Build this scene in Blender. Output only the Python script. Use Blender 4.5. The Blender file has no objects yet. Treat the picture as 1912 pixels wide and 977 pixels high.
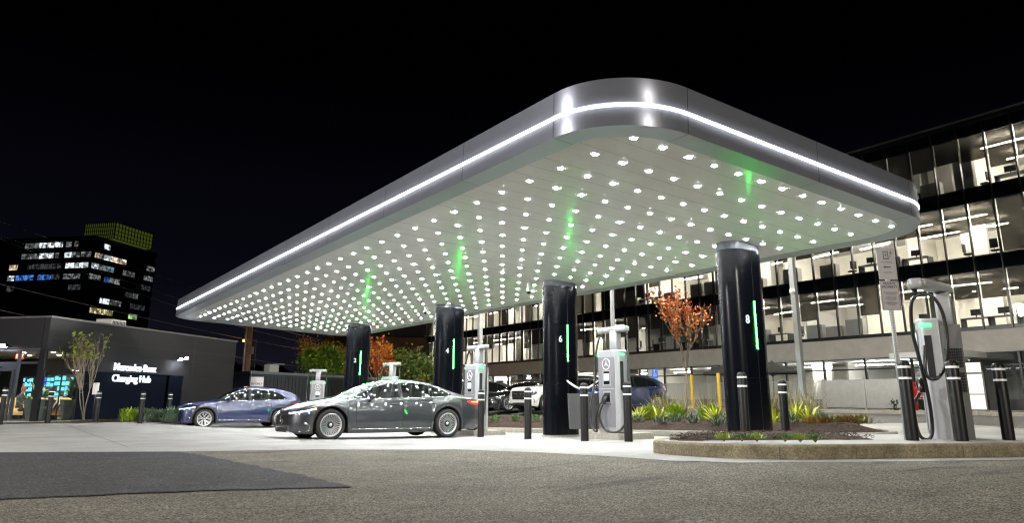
import bpy, bmesh, math, random
import numpy as np
from mathutils import Vector, Matrix
sc = bpy.context.scene
col = sc.collection
R = math.radians
PI = math.pi
# ------------------------------------------------------------------ camera
CH = .87
MC = [[0.8206935, 0.1413382, 0.5536115], [-0.5713397, 0.1932492, 0.7976376], [0.0057516, -0.9709162, 0.2393505]]
cd = bpy.data.cameras.new('camera'); cam = bpy.data.objects.new('camera', cd); col.objects.link(cam)
cam.matrix_world = Matrix(((MC[0][0], -MC[0][1], -MC[0][2], 0), (MC[1][0], -MC[1][1], -MC[1][2], 0), (MC[2][0], -MC[2][1], -MC[2][2], CH), (0, 0, 0, 1)))
cd.sensor_width = 36; cd.lens = 36*1357.33/1912; cd.shift_y = -.03788; cd.clip_start = .05; cd.clip_end = 3000
sc.camera = cam
# ------------------------------------------------------------------ night sky
w = bpy.data.worlds.new('World'); sc.world = w; w.use_nodes = True
nt = w.node_tree; nt.nodes.clear()
tc = nt.nodes.new('ShaderNodeTexCoord'); sep = nt.nodes.new('ShaderNodeSeparateXYZ'); cr = nt.nodes.new('ShaderNodeValToRGB')
bg = nt.nodes.new('ShaderNodeBackground'); wo = nt.nodes.new('ShaderNodeOutputWorld')
nt.links.new(tc.outputs['Generated'], sep.inputs[0]); nt.links.new(sep.outputs['Z'], cr.inputs[0])
cr.color_ramp.elements[0].position = 0; cr.color_ramp.elements[0].color = (.0058, .0056, .0095, 1)
cr.color_ramp.elements[1].position = .42; cr.color_ramp.elements[1].color = (.00005, .00005, .00018, 1)
e = cr.color_ramp.elements.new(.14); e.color = (.0016, .0016, .0036, 1)
nt.links.new(cr.outputs[0], bg.inputs[0]); bg.inputs[1].default_value = 1.0
nt.links.new(bg.outputs[0], wo.inputs[0])
sc.view_settings.view_transform = 'Standard'; sc.view_settings.look = 'None'
sc.view_settings.exposure = .6; sc.view_settings.gamma = 1; sc.view_settings.use_curve_mapping = False
sc.render.engine = 'CYCLES'
cy = sc.cycles
cy.use_denoising = True; cy.filter_width = 1.25
try: cy.denoiser = 'OPENIMAGEDENOISE'
except Exception: pass
cy.max_bounces = 8; cy.diffuse_bounces = 3; cy.glossy_bounces = 4; cy.transmission_bounces = 6; cy.transparent_max_bounces = 16
cy.sample_clamp_indirect = 6; cy.caustics_reflective = False; cy.caustics_refractive = False
L_DOT = 390.0
E_MAST = 3300.0; E_ASSUMED = 8500.0  # lamp energy of the seen masts, then of the added unseen ones
# ------------------------------------------------------------------ geometry of the site
def sm(t): t = max(0., min(1., t)); return t*t*(3-2*t)
def gz(X, Y):
    a = sm((X-4)/5)*max(-.25, min(.17, (14.5-Y)*.022))
    b = sm((X-15)/9)
    return a*(1-b)+.45*b
def gray(px, py):
    u = (px-956)/1357.33; v = (py-416.08)/1357.33
    return Vector([m[0]*u+m[1]*v+m[2] for m in MC])
def G(px, py, dz=0.):
    d = gray(px, py); z = 0
    for _ in range(30):
        s = (z+dz-CH)/d.z; z = .5*z+.5*gz(d.x*s, d.y*s)
    return (d.x*s, d.y*s)
# ------------------------------------------------------------------ materials
MATS = {}
def nodes_of(m): return m.node_tree.nodes, m.node_tree.links
def mat(name, c, rough=.6, metal=0., noise=0., nscale=8., c2=None, bump=0., bscale=60., coat=0., coat_r=.03, emit=None, es=0., spec=.5, rvar=0., aniso=0., cior=1.5):
    if name in MATS: return MATS[name]
    m = bpy.data.materials.new(name); m.use_nodes = True; n, l = nodes_of(m); p = n['Principled BSDF']
    p.inputs['Base Color'].default_value = (*c, 1); p.inputs['Roughness'].default_value = rough; p.inputs['Metallic'].default_value = metal
    p.inputs['Specular IOR Level'].default_value = spec
    p.inputs['Coat Weight'].default_value = coat; p.inputs['Coat IOR'].default_value = cior; p.inputs['Coat Roughness'].default_value = coat_r
    if aniso: p.inputs['Anisotropic'].default_value = aniso
    t = n.new('ShaderNodeTexCoord')
    if noise or c2:
        nn = n.new('ShaderNodeTexNoise'); nn.inputs['Scale'].default_value = nscale; nn.inputs['Detail'].default_value = 8; nn.inputs['Roughness'].default_value = .62
        l.new(t.outputs['Object'], nn.inputs['Vector'])
        r = n.new('ShaderNodeValToRGB'); l.new(nn.outputs['Fac'], r.inputs[0])
        k = noise
        a = c2 if c2 else tuple(x*(1-k) for x in c); b = c if c2 else tuple(min(1, x*(1+k)) for x in c)
        r.color_ramp.elements[0].position = .32; r.color_ramp.elements[0].color = (*a, 1)
        r.color_ramp.elements[1].position = .68; r.color_ramp.elements[1].color = (*b, 1)
        l.new(r.outputs[0], p.inputs['Base Color'])
        if rvar:
            mr = n.new('ShaderNodeMapRange'); mr.inputs[3].default_value = max(0, rough-rvar); mr.inputs[4].default_value = rough+rvar
            l.new(nn.outputs['Fac'], mr.inputs[0]); l.new(mr.outputs[0], p.inputs['Roughness'])
    if bump:
        b2 = n.new('ShaderNodeTexNoise'); b2.inputs['Scale'].default_value = bscale; b2.inputs['Detail'].default_value = 5
        l.new(t.outputs['Object'], b2.inputs['Vector'])
        bp = n.new('ShaderNodeBump'); bp.inputs['Strength'].default_value = bump; bp.inputs['Distance'].default_value = .01
        l.new(b2.outputs['Fac'], bp.inputs['Height']); l.new(bp.outputs[0], p.inputs['Normal'])
    if emit: p.inputs['Emission Color'].default_value = (*emit, 1); p.inputs['Emission Strength'].default_value = es
    MATS[name] = m; return m
def glow(name, c, s):
    if name in MATS: return MATS[name]
    m = bpy.data.materials.new(name); m.use_nodes = True; n, l = nodes_of(m); n.clear()
    e = n.new('ShaderNodeEmission'); e.inputs[0].default_value = (*c, 1); e.inputs[1].default_value = s
    o = n.new('ShaderNodeOutputMaterial'); l.new(e.outputs[0], o.inputs[0]); MATS[name] = m; return m
def glassmat(name, tint=(.8, .85, .88), refl=.08, rough=.0):
    if name in MATS: return MATS[name]
    m = bpy.data.materials.new(name); m.use_nodes = True; n, l = nodes_of(m); n.clear()
    tr = n.new('ShaderNodeBsdfTransparent'); tr.inputs[0].default_value = (*tint, 1)
    gl = n.new('ShaderNodeBsdfGlossy'); gl.inputs['Roughness'].default_value = rough; gl.inputs[0].default_value = (.9, .95, 1, 1)
    lw = n.new('ShaderNodeFresnel'); ge = n.new('ShaderNodeNewGeometry'); io_ = n.new('ShaderNodeMapRange'); io_.inputs[3].default_value = 1.5; io_.inputs[4].default_value = 1/1.5; l.new(ge.outputs['Backfacing'], io_.inputs[0]); l.new(io_.outputs[0], lw.inputs[0])
    ma = n.new('ShaderNodeMath'); ma.operation = 'MULTIPLY_ADD'; ma.inputs[1].default_value = 1.3; ma.inputs[2].default_value = refl-.04; ma.use_clamp = True
    mx = n.new('ShaderNodeMixShader'); o = n.new('ShaderNodeOutputMaterial')
    l.new(lw.outputs[0], ma.inputs[0]); l.new(ma.outputs[0], mx.inputs[0]); l.new(tr.outputs[0], mx.inputs[1]); l.new(gl.outputs[0], mx.inputs[2]); l.new(mx.outputs[0], o.inputs[0])
    MATS[name] = m; return m
# ------------------------------------------------------------------ mesh builder
class MB:
    def __init__(s): s.v = []; s.f = []; s.m = []; s.mats = []; s.sm = []; s.cur = 0; s.smooth = False
    def use(s, m, smooth=None):
        if m not in s.mats: s.mats.append(m)
        s.cur = s.mats.index(m)
        if smooth is not None: s.smooth = smooth
        return s
    def add(s, vs, fs, smooth=None):
        o = len(s.v); s.v += [tuple(v) for v in vs]
        for f in fs: s.f.append([o+i for i in f]); s.m.append(s.cur); s.sm.append(s.smooth if smooth is None else smooth)
        return s
    def box(s, x0, y0, z0, x1, y1, z1, mx=None):
        vs = [Vector(v) for v in ((x0, y0, z0), (x1, y0, z0), (x1, y1, z0), (x0, y1, z0), (x0, y0, z1), (x1, y0, z1), (x1, y1, z1), (x0, y1, z1))]
        if mx: vs = [mx @ v for v in vs]
        return s.add(vs, [(0, 3, 2, 1), (4, 5, 6, 7), (0, 1, 5, 4), (1, 2, 6, 5), (2, 3, 7, 6), (3, 0, 4, 7)], False)
    def rbox(s, x0, y0, z0, x1, y1, z1, r=.03, n=4, mx=None, top=True):
        """upright box with rounded vertical edges and a small chamfer on top"""
        out = []
        for cx_, cy_, a0 in ((x1-r, y1-r, 0), (x0+r, y1-r, 90), (x0+r, y0+r, 180), (x1-r, y0+r, 270)):
            for i in range(n+1):
                a = R(a0+90*i/n); out.append((cx_+r*math.cos(a), cy_+r*math.sin(a)))
        c = min(r, (z1-z0)*.4)*.35
        mxc, myc = (x0+x1)/2, (y0+y1)/2
        ins = [(x-(c if x > mxc else -c), y-(c if y > myc else -c)) for x, y in out]
        k = len(out); vs = []
        for ring, z in ((ins, z0), (out, z0+c), (out, z1-c), (ins, z1)): vs += [Vector((x, y, z)) for x, y in ring]
        if mx: vs = [mx @ v for v in vs]
        fs = [tuple(range(k-1, -1, -1)), tuple(range(3*k, 4*k))]
        for q in range(3): fs += [(q*k+i, q*k+(i+1) % k, (q+1)*k+(i+1) % k, (q+1)*k+i) for i in range(k)]
        return s.add(vs, fs, True)
    def tube(s, pts, r, n=8, r2=None, caps=True, smooth=True):
        pts = [Vector(p) for p in pts]; m = len(pts)
        if m < 2: return s
        vs = []; prev = None
        for i, p in enumerate(pts):
            t = (pts[min(i+1, m-1)]-pts[max(i-1, 0)])
            t = t.normalized() if t.length > 1e-9 else Vector((0, 0, 1))
            if prev is None:
                u = t.cross(Vector((0, 0, 1)))
                if u.length < .05: u = t.cross(Vector((1, 0, 0)))
            else: u = prev-t*prev.dot(t)
            u.normalize(); prev = u; w_ = t.cross(u)
            rr = r if r2 is None else r+(r2-r)*i/(m-1)
            if isinstance(r, (list, tuple)): rr = r[i]
            for k in range(n):
                a = 2*PI*k/n; vs.append(p+(u*math.cos(a)+w_*math.sin(a))*rr)
        fs = [(i*n+k, i*n+(k+1) % n, (i+1)*n+(k+1) % n, (i+1)*n+k) for i in range(m-1) for k in range(n)]
        if caps: fs += [tuple(range(n-1, -1, -1)), tuple(range((m-1)*n, m*n))]
        return s.add(vs, fs, smooth)
    def lathe(s, prof, c=(0, 0, 0), n=24, axis='z', smooth=True, mx=None):
        vs = []; k = len(prof)
        for j in range(n):
            a = 2*PI*j/n
            for r, h in prof:
                v = (r*math.cos(a), r*math.sin(a), h)
                if axis == 'y': v = (r*math.cos(a), h, r*math.sin(a))
                if axis == 'x': v = (h, r*math.cos(a), r*math.sin(a))
                v = Vector(v)+Vector(c); vs.append(mx @ v if mx else v)
        fs = [(j*k+i, ((j+1) % n)*k+i, ((j+1) % n)*k+i+1, j*k+i+1) for j in range(n) for i in range(k-1)]
        if axis == 'y': fs = [f[::-1] for f in fs]
        return s.add(vs, fs, smooth)
    def prism(s, poly, z0, z1, mx=None, smooth=False):
        k = len(poly); vs = [Vector((x, y, z0)) for x, y in poly]+[Vector((x, y, z1)) for x, y in poly]
        if mx: vs = [mx @ v for v in vs]
        return s.add(vs, [tuple(range(k-1, -1, -1)), tuple(range(k, 2*k))], False).add(vs, [(i, (i+1) % k, k+(i+1) % k, k+i) for i in range(k)], smooth)
    def build(s, name, parent=None, m=None, loc=None):
        me = bpy.data.meshes.new(name); me.from_pydata(s.v, [], s.f)
        for mm in (s.mats if s.mats else [m]): me.materials.append(mm)
        if s.mats: me.polygons.foreach_set('material_index', s.m)
        me.polygons.foreach_set('use_smooth', s.sm); me.update()
        o = bpy.data.objects.new(name, me); col.objects.link(o)
        if parent: o.parent = parent
        if loc: o.location = loc
        return o
def B(m=None, smooth=False):
    b = MB()
    if m: b.use(m, smooth)
    return b
def fixn(o):
    bm = bmesh.new(); bm.from_mesh(o.data); bmesh.ops.recalc_face_normals(bm, faces=bm.faces); bm.to_mesh(o.data); bm.free(); return o
def tag(o, label=None, cat=None, group=None, kind=None):
    if label: o['label'] = label
    if cat: o['category'] = cat
    if group: o['group'] = group
    if kind: o['kind'] = kind
    return o
def thing(name, label, cat, loc=(0, 0, 0), rz=0, group=None):
    o = bpy.data.objects.new(name, None); col.objects.link(o); o.location = loc; o.rotation_euler = (0, 0, rz)
    return tag(o, label, cat, group)
def dup(root, loc, rz=0, label=None, scale=None):
    r = root.copy(); col.objects.link(r); r.location = loc; r.rotation_euler = (0, 0, rz)
    if label: r['label'] = label
    if scale: r.scale = scale
    for ch in list(root.children):
        c = ch.copy(); col.objects.link(c); c.parent = r
        for g in ch.children:
            d = g.copy(); col.objects.link(d); d.parent = c
    return r
def text(name, s, size, m, parent, mx, depth=.004, bold=0., align='CENTER', sx=1., space=1.):
    cu = bpy.data.curves.new(name, 'FONT'); cu.body = s; cu.size = size; cu.extrude = depth; cu.offset = bold; cu.align_x = align; cu.align_y = 'CENTER'
    cu.space_character = space; cu.resolution_u = 3
    t = bpy.data.objects.new(name, cu); col.objects.link(t)
    dg = bpy.context.evaluated_depsgraph_get(); me = bpy.data.meshes.new_from_object(t.evaluated_get(dg))
    bpy.data.objects.remove(t); bpy.data.curves.remove(cu)
    me.materials.clear(); me.materials.append(m)
    me.transform(mx @ Matrix.Diagonal((sx, 1, 1, 1)))
    o = bpy.data.objects.new(name, me); col.objects.link(o)
    if parent: o.parent = parent
    return o
def frame(o, xa, ya):
    """matrix with local x along xa, y along ya, origin o"""
    xa = Vector(xa).normalized(); ya = Vector(ya).normalized(); za = xa.cross(ya)
    return Matrix(((xa.x, ya.x, za.x, o[0]), (xa.y, ya.y, za.y, o[1]), (xa.z, ya.z, za.z, o[2]), (0, 0, 0, 1)))
def pchip(xs, ys):
    xs = list(xs); ys = list(ys); n = len(xs); h = [xs[i+1]-xs[i] for i in range(n-1)]; d = [(ys[i+1]-ys[i])/h[i] for i in range(n-1)]
    m = [d[0]]+[0]*(n-2)+[d[-1]]
    for i in range(1, n-1):
        if d[i-1]*d[i] > 0:
            w1 = 2*h[i]+h[i-1]; w2 = h[i]+2*h[i-1]; m[i] = (w1+w2)/(w1/d[i-1]+w2/d[i])
    def f(x):
        if x <= xs[0]: return ys[0]
        if x >= xs[-1]: return ys[-1]
        i = 0
        while xs[i+1] < x: i += 1
        t = (x-xs[i])/h[i]
        return (2*t**3-3*t*t+1)*ys[i]+(t**3-2*t*t+t)*h[i]*m[i]+(-2*t**3+3*t*t)*ys[i+1]+(t**3-t*t)*h[i]*m[i+1]
    return f
def spl(pts, n=8):
    """catmull-rom through points"""
    P = [Vector(p) for p in pts]; out = []
    for i in range(len(P)-1):
        a = P[max(i-1, 0)]; b = P[i]; c = P[i+1]; d = P[min(i+2, len(P)-1)]
        for k in range(n):
            t = k/n; out.append(.5*((2*b)+(c-a)*t+(2*a-5*b+4*c-d)*t*t+(3*b-a-3*c+d)*t**3))
    return out+[P[-1]]
random.seed(4)
# ------------------------------------------------------------------ ground sheets
def speckle(name, lo, hi, big, rough=.85, sc1=170., bump=.6, bd=.006, mid=.5, stain=.35, streak=False):
    m = bpy.data.materials.new(name); m.use_nodes = True; n, l = nodes_of(m); p = n['Principled BSDF']; p.inputs['Roughness'].default_value = rough
    p.inputs['Specular IOR Level'].default_value = .35
    t = n.new('ShaderNodeTexCoord')
    def noi(s, det=3):
        a = n.new('ShaderNodeTexNoise'); a.inputs['Scale'].default_value = s; a.inputs['Detail'].default_value = det; a.inputs['Roughness'].default_value = .7; l.new(t.outputs['Object'], a.inputs['Vector']); return a
    v = n.new('ShaderNodeTexVoronoi'); v.inputs['Scale'].default_value = sc1; l.new(t.outputs['Object'], v.inputs['Vector'])
    sp = n.new('ShaderNodeSeparateColor'); l.new(v.outputs['Color'], sp.inputs[0])
    r = n.new('ShaderNodeValToRGB'); l.new(sp.outputs[0], r.inputs[0])
    r.color_ramp.elements[0].color = (*lo, 1); r.color_ramp.elements[1].color = (*hi, 1)
    e = r.color_ramp.elements.new(mid); e.color = (*[a*.62+b*.38 for a, b in zip(lo, hi)], 1)
    g = noi(big, 8); r2 = n.new('ShaderNodeValToRGB'); l.new(g.outputs[0], r2.inputs[0]); r2.color_ramp.elements[0].position = .3; r2.color_ramp.elements[1].position = .7
    k = 1-stain; r2.color_ramp.elements[0].color = (k, k, k, 1); r2.color_ramp.elements[1].color = (1, 1, 1, 1)
    mx = n.new('ShaderNodeMix'); mx.data_type = 'RGBA'; mx.blend_type = 'MULTIPLY'; mx.inputs[0].default_value = 1
    l.new(r.outputs[0], mx.inputs[6]); l.new(r2.outputs[0], mx.inputs[7]); l.new(mx.outputs[2], p.inputs['Base Color'])
    if streak:
        mp = n.new('ShaderNodeMapping'); mp.inputs['Rotation'].default_value = (0, 0, .75); mp.inputs['Scale'].default_value = (.35, 2.2, 1); l.new(t.outputs['Object'], mp.inputs[0])
        sn = n.new('ShaderNodeTexNoise'); sn.inputs['Scale'].default_value = 1.1; sn.inputs['Detail'].default_value = 6; sn.inputs['Distortion'].default_value = .6; l.new(mp.outputs[0], sn.inputs['Vector'])
        r3 = n.new('ShaderNodeValToRGB'); r3.color_ramp.elements[0].position = .30; r3.color_ramp.elements[0].color = (.55, .54, .55, 1); r3.color_ramp.elements[1].position = .40; r3.color_ramp.elements[1].color = (1, 1, 1, 1); l.new(sn.outputs[0], r3.inputs[0])
        m2 = n.new('ShaderNodeMix'); m2.data_type = 'RGBA'; m2.blend_type = 'MULTIPLY'; m2.inputs[0].default_value = 1; l.new(mx.outputs[2], m2.inputs[6]); l.new(r3.outputs[0], m2.inputs[7]); l.new(m2.outputs[2], p.inputs['Base Color'])
    g2 = noi(sc1*.45, 4); bp = n.new('ShaderNodeBump'); bp.inputs['Strength'].default_value = bump; bp.inputs['Distance'].default_value = bd
    l.new(g2.outputs[0], bp.inputs['Height']); l.new(bp.outputs[0], p.inputs['Normal'])
    return m
M_asph = speckle('old_asphalt', (.022, .02, .015), (.42, .385, .305), .8, sc1=85., bump=1., bd=.02, mid=.62, stain=.45, streak=True)
M_asph2 = speckle('new_asphalt', (.010, .010, .011), (.13, .13, .138), 1.6, sc1=60., bump=1., bd=.015, mid=.66, stain=.5)
M_road = speckle('road_asphalt', (.06, .058, .056), (.2, .195, .19), 1.5, sc1=60., bump=.4)
M_conc = speckle('slab_concrete', (.31, .308, .295), (.42, .418, .40), .6, rough=.75, sc1=140., bump=.25, bd=.003, stain=.42)
M_kerb = speckle('kerb_concrete', (.30, .28, .24), (.46, .43, .37), 3.5, rough=.85, sc1=60., bump=.4, bd=.004, stain=.35)
M_kerbold = speckle('stained_kerb_concrete', (.19, .165, .105), (.36, .315, .21), 2.6, rough=.9, sc1=60., bump=.5, bd=.005, stain=.6)
M_joint = mat('joint_dark', (.09, .085, .08), .95)
M_mulch = speckle('bark_mulch', (.006, .003, .0015), (.07, .032, .018), 5., rough=.95, sc1=45., bump=1., bd=.03)
M_grass = speckle('lawn_grass', (.05, .09, .008), (.16, .24, .03), 2., rough=.9, sc1=60., bump=1., bd=.02)
def sheet(name, poly, m, dz, lines=True, fz=gz, kind='structure', extra=()):
    bm = bmesh.new(); vs = [bm.verts.new((x, y, 0)) for x, y in poly]; f = bm.faces.new(vs)
    if f.normal.z < 0 or f.calc_area() < 0: f.normal_flip()
    bm.normal_update()
    if bm.faces[:][0].normal.z < 0: bmesh.ops.reverse_faces(bm, faces=bm.faces[:])
    bmesh.ops.triangulate(bm, faces=bm.faces[:])
    xs = [p[0] for p in poly]; ys = [p[1] for p in poly]
    gx = [i*.5 for i in range(6, 60)]; gy = [i*1. for i in range(0, 34)]+[5.5, 6.5, 7.5]
    for x in gx:
        if min(xs) < x < max(xs): bmesh.ops.bisect_plane(bm, geom=bm.verts[:]+bm.edges[:]+bm.faces[:], plane_co=(x, 0, 0), plane_no=(1, 0, 0))
    for y in gy:
        if min(ys) < y < max(ys): bmesh.ops.bisect_plane(bm, geom=bm.verts[:]+bm.edges[:]+bm.faces[:], plane_co=(0, y, 0), plane_no=(0, 1, 0))
    for v in bm.verts: v.co.z = fz(v.co.x, v.co.y)+dz
    me = bpy.data.meshes.new(name); bm.to_mesh(me); bm.free(); me.materials.append(m)
    o = bpy.data.objects.new(name, me); col.objects.link(o); o['kind'] = kind; return o
def ribbon(name, pts, wdt, h, m, dz=0., kind='structure', side=1, joints=(), closed=False, sink=.15, fz=gz):
    """a kerb: a strip of width wdt and height h that follows the ground, offset to one side of the path"""
    b = B(m); P = [Vector((p[0], p[1], 0)) for p in pts]; k = len(P); rows = []
    for i, p in enumerate(P):
        a = P[(i-1) % k] if (closed or i > 0) else p; c = P[(i+1) % k] if (closed or i < k-1) else p
        t = (c-a).normalized(); nrm = Vector((-t.y, t.x, 0))*side
        z = fz(p.x, p.y)+dz; q = p+nrm*wdt
        rows.append([(p.x, p.y, z-sink), (p.x, p.y, z+h-.025), (p.x+nrm.x*.02, p.y+nrm.y*.02, z+h), (q.x, q.y, z+h), (q.x, q.y, z-sink)])
    vs = [v for r in rows for v in r]; n = len(rows)
    rng = range(n if closed else n-1)
    fs = [(i*5+j, ((i+1) % n)*5+j, ((i+1) % n)*5+j+1, i*5+j+1) for i in rng for j in range(4)]
    if not closed: fs += [(0, 1, 2, 3, 4), tuple((n-1)*5+j for j in (4, 3, 2, 1, 0))]
    b.add(vs, fs, False)
    for i in joints:
        p, q = Vector(rows[i][0]), Vector(rows[i][3]); t = (P[min(i+1, k-1)]-P[max(0, i-1)]).normalized()*.006
        r_ = rows[i]; nrm = (Vector(r_[3])-Vector(r_[2])).normalized()*-.004
        b.use(M_joint)
        b.add([Vector(r_[0])+nrm-t, Vector(r_[0])+nrm+t, Vector(r_[1])+nrm+t, Vector(r_[1])+nrm-t], [(0, 1, 2, 3)])
        up = Vector((0, 0, .004)); b.add([Vector(r_[2])+up-t, Vector(r_[2])+up+t, Vector(r_[3])+up+t, Vector(r_[3])+up-t], [(0, 1, 2, 3)]); b.use(m)
    o = b.build(name); fixn(o); o['kind'] = kind; return o
# the ground: one sheet to the horizon
def big_ground():
    xs = [-900, -300, -100, -40, -15, -5, 0]+[3+.5*i for i in range(0, 54)]+[34, 40, 60, 100, 300, 900]
    ys = [-900, -200, -60, -20, -8, -4, -2]+[float(i) for i in range(0, 34)]+[36, 40, 50, 80, 160, 400, 1200]
    b = B(M_asph); k = len(ys)
    vs = [(x, y, gz(x, y)) for x in xs for y in ys]
    b.add(vs, [(i*k+j, (i+1)*k+j, (i+1)*k+j+1, i*k+j+1) for i in range(len(xs)-1) for j in range(k-1)])
    o = b.build('ground'); o['kind'] = 'structure'
big_ground()
edge = [G(*p) for p in ((-60, 848), (0, 846), (330, 844.5), (600, 840.5), (850, 840.5), (1000, 846), (1130, 853), (1250, 862), (1380, 866), (1457, 865), (1600, 864), (1760, 862), (1912, 860), (2000, 858))]
slab = edge+[(16.2, 4.2), (19.3, 6.6), (21.2, 9.9), (20.6, 12.2), (14.3, 12.4), (14.4, 26), (14.6, 34), (10, 40), (4, 37.6), (1.5, 33.6), (-3, 38), (-12, 33), (-12, 26)]
sheet('concrete_slab', slab, M_conc, .006)
patch = [G(*p) for p in ((-50, 848), (0, 846.5), (330, 845.5), (375, 851), (460, 868), (560, 889), (655, 912), (560, 914), (400, 918), (250, 924), (90, 931), (0, 935.5), (-70, 940))]
patch = [(a[0]+(c_[0]-a[0])*f_+random.uniform(-.035, .035), a[1]+(c_[1]-a[1])*f_+random.uniform(-.035, .035)) for a, c_ in zip(patch, patch[1:]+patch[:1]) for f_ in [q_/14 for q_ in range(14)]]
sheet('asphalt_patch', patch, M_asph2, .010)
road = [(26, -6), (22.5, 2), (20.8, 7.4), (21.9, 10.5), (19.2, 12.6), (19.2, 44), (31.5, 44), (31.5, 9), (33, -6)]
sheet('road', road, M_road, .008)
# cracks and joints of the slab
jb = B(M_joint)
def joint(a, c, wd=.012):
    a = Vector((*a, 0)); c = Vector((*c, 0)); n_ = max(2, int((c-a).length/.5)); t = (c-a).normalized(); s = Vector((-t.y, t.x, 0))*wd/2
    vs = []
    for i in range(n_+1):
        p = a+(c-a)*i/n_
        for q in (p-s, p+s): vs.append((q.x, q.y, gz(q.x, q.y)+.013))
    jb.add(vs, [(2*i, 2*i+1, 2*i+3, 2*i+2) for i in range(n_)])
joint(G(120, 793), G(160, 806)); joint(G(160, 806), G(250, 818)); joint(G(250, 818), G(520, 839)); joint(G(300, 795), G(340, 805))
for y in (11.5, 17.5, 23.5, 29.5): joint((5.6 if y > 14 else 8.6, y), (14.2, y), .022)
joint((10.3, 9), (10.3, 33), .02); joint((6.0, 14.5), (6.0, 31), .02); joint((2.2, 15.6), (2.2, 31), .02)
for y in (20.5, 26.5, 14.4): joint((-3 if y > 15 else 8.0, y), (14.2, y), .018)
rc = random.Random(8)
for (cx0, cy0, ang_, n_s) in ((4.5, 11.5, .2, 26), (6.8, 6.4, 2.4, 22), (2.0, 5.6, .9, 16), (7.4, 9.4, -.5, 14)):
    p_ = (cx0, cy0); a_ = ang_
    for _ in range(n_s):
        a_ += rc.uniform(-.5, .5); a_ = ang_+(a_-ang_)*.8; q_ = (p_[0]+.16*math.cos(a_), p_[1]+.16*math.sin(a_)); joint(p_, q_, rc.uniform(.004, .012)); p_ = q_
jo = jb.build('slab_joints'); jo['kind'] = 'structure'
# ------------------------------------------------------------------ front kerbed island
fi = [G(*p, dz=0) for p in ((1252, 851), (1292, 854), (1350, 857), (1457, 860), (1530, 860), (1600, 859), (1700, 857.5), (1800, 856.5), (1912, 855), (2000, 853))]
fi = [tuple(v) for v in spl([(x, y, 0) for x, y in fi], 4)]
fi = [(v[0], v[1]) for v in fi]
x0, y0 = fi[0]
nose = [(x0+.9, y0+.95), (x0+.45, y0+.75), (x0+.12, y0+.42)]
tip = [(v[0], v[1]) for v in spl([(p[0], p[1], 0) for p in [(11.4, 9.15), (10.2, 9.35)]+nose+[(x0, y0)]], 3)][:-1]
path = tip+fi
ribbon('kerb', path, .16, .18, M_kerbold, .006, side=1, joints=(len(tip)+4, len(tip)+12, len(tip)+20, len(tip)+28))
inner = path+[(17.2, 4.4), (15.6, 5.2), (14.0, 6.9), (12.9, 8.6), (12.0, 9.1)]
def inset(poly, d):
    out = []; k = len(poly)
    for i in range(k):
        a = Vector((*poly[i-1], 0)); p = Vector((*poly[i], 0)); c = Vector((*poly[(i+1) % k], 0)); t = (c-a).normalized(); out.append((p.x-t.y*d, p.y+t.x*d))
    return out
inn = inset(inner, .13)
sheet('island_pavement', inn, M_conc, .178)
mulch1 = [(v[0], v[1]) for v in [(x0+.28, y0+.22), (x0+.45, y0-.15), (9.35, 6.92), (9.9, 6.65), (10.45, 6.35), (10.95, 6.15), (11.2, 6.5), (11.6, 7.1), (12.2, 7.9), (12.3, 8.7), (11.4, 8.95), (10.3, 9.12), (x0+1., y0+.8), (x0+.6, y0+.6)]]
def mound(name, poly, h, base, n=26, label=None):
    """mulch bed: a lumpy low mound inside an outline"""
    cx_ = sum(p[0] for p in poly)/len(poly); cy_ = sum(p[1] for p in poly)/len(poly)
    P = [Vector((*p, 0)) for p in poly]; k = len(P)
    # radial rings toward the centre line
    bm = bmesh.new(); f = bm.faces.new([bm.verts.new(p) for p in P]); bmesh.ops.triangulate(bm, faces=[f])
    xs = [p.x for p in P]; ys = [p.y for p in P]; st = .16 if max(xs)-min(xs) < 5 else .3
    x = min(xs)+st/2
    while x < max(xs): bmesh.ops.bisect_plane(bm, geom=bm.verts[:]+bm.edges[:]+bm.faces[:], plane_co=(x, 0, 0), plane_no=(1, 0, 0)); x += st
    y = min(ys)+st/2
    while y < max(ys): bmesh.ops.bisect_plane(bm, geom=bm.verts[:]+bm.edges[:]+bm.faces[:], plane_co=(0, y, 0), plane_no=(0, 1, 0)); y += st
    def dist(p):
        dm = 9
        for i in range(k):
            a, c = P[i], P[(i+1) % k]; ab = c-a; t = max(0, min(1, (p-a).dot(ab)/max(ab.length_squared, 1e-9))); dm = min(dm, (a+ab*t-p).length)
        return dm
    for v in bm.verts:
        q = Vector((v.co.x, v.co.y, 0)); d = dist(q)
        v.co.z = gz(q.x, q.y)+base+h*sm(d/.9)+(random.uniform(-.012, .03) if d > .02 else -.01)
    bmesh.ops.recalc_face_normals(bm, faces=bm.faces)
    me = bpy.data.meshes.new(name); bm.to_mesh(me); bm.free(); me.materials.append(M_mulch)
    for p in me.polygons: p.use_smooth = True
    o = bpy.data.objects.new(name, me); col.objects.link(o); o['kind'] = 'structure'; return o
mound('mulch_bed', mulch1, .06, .182)
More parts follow.
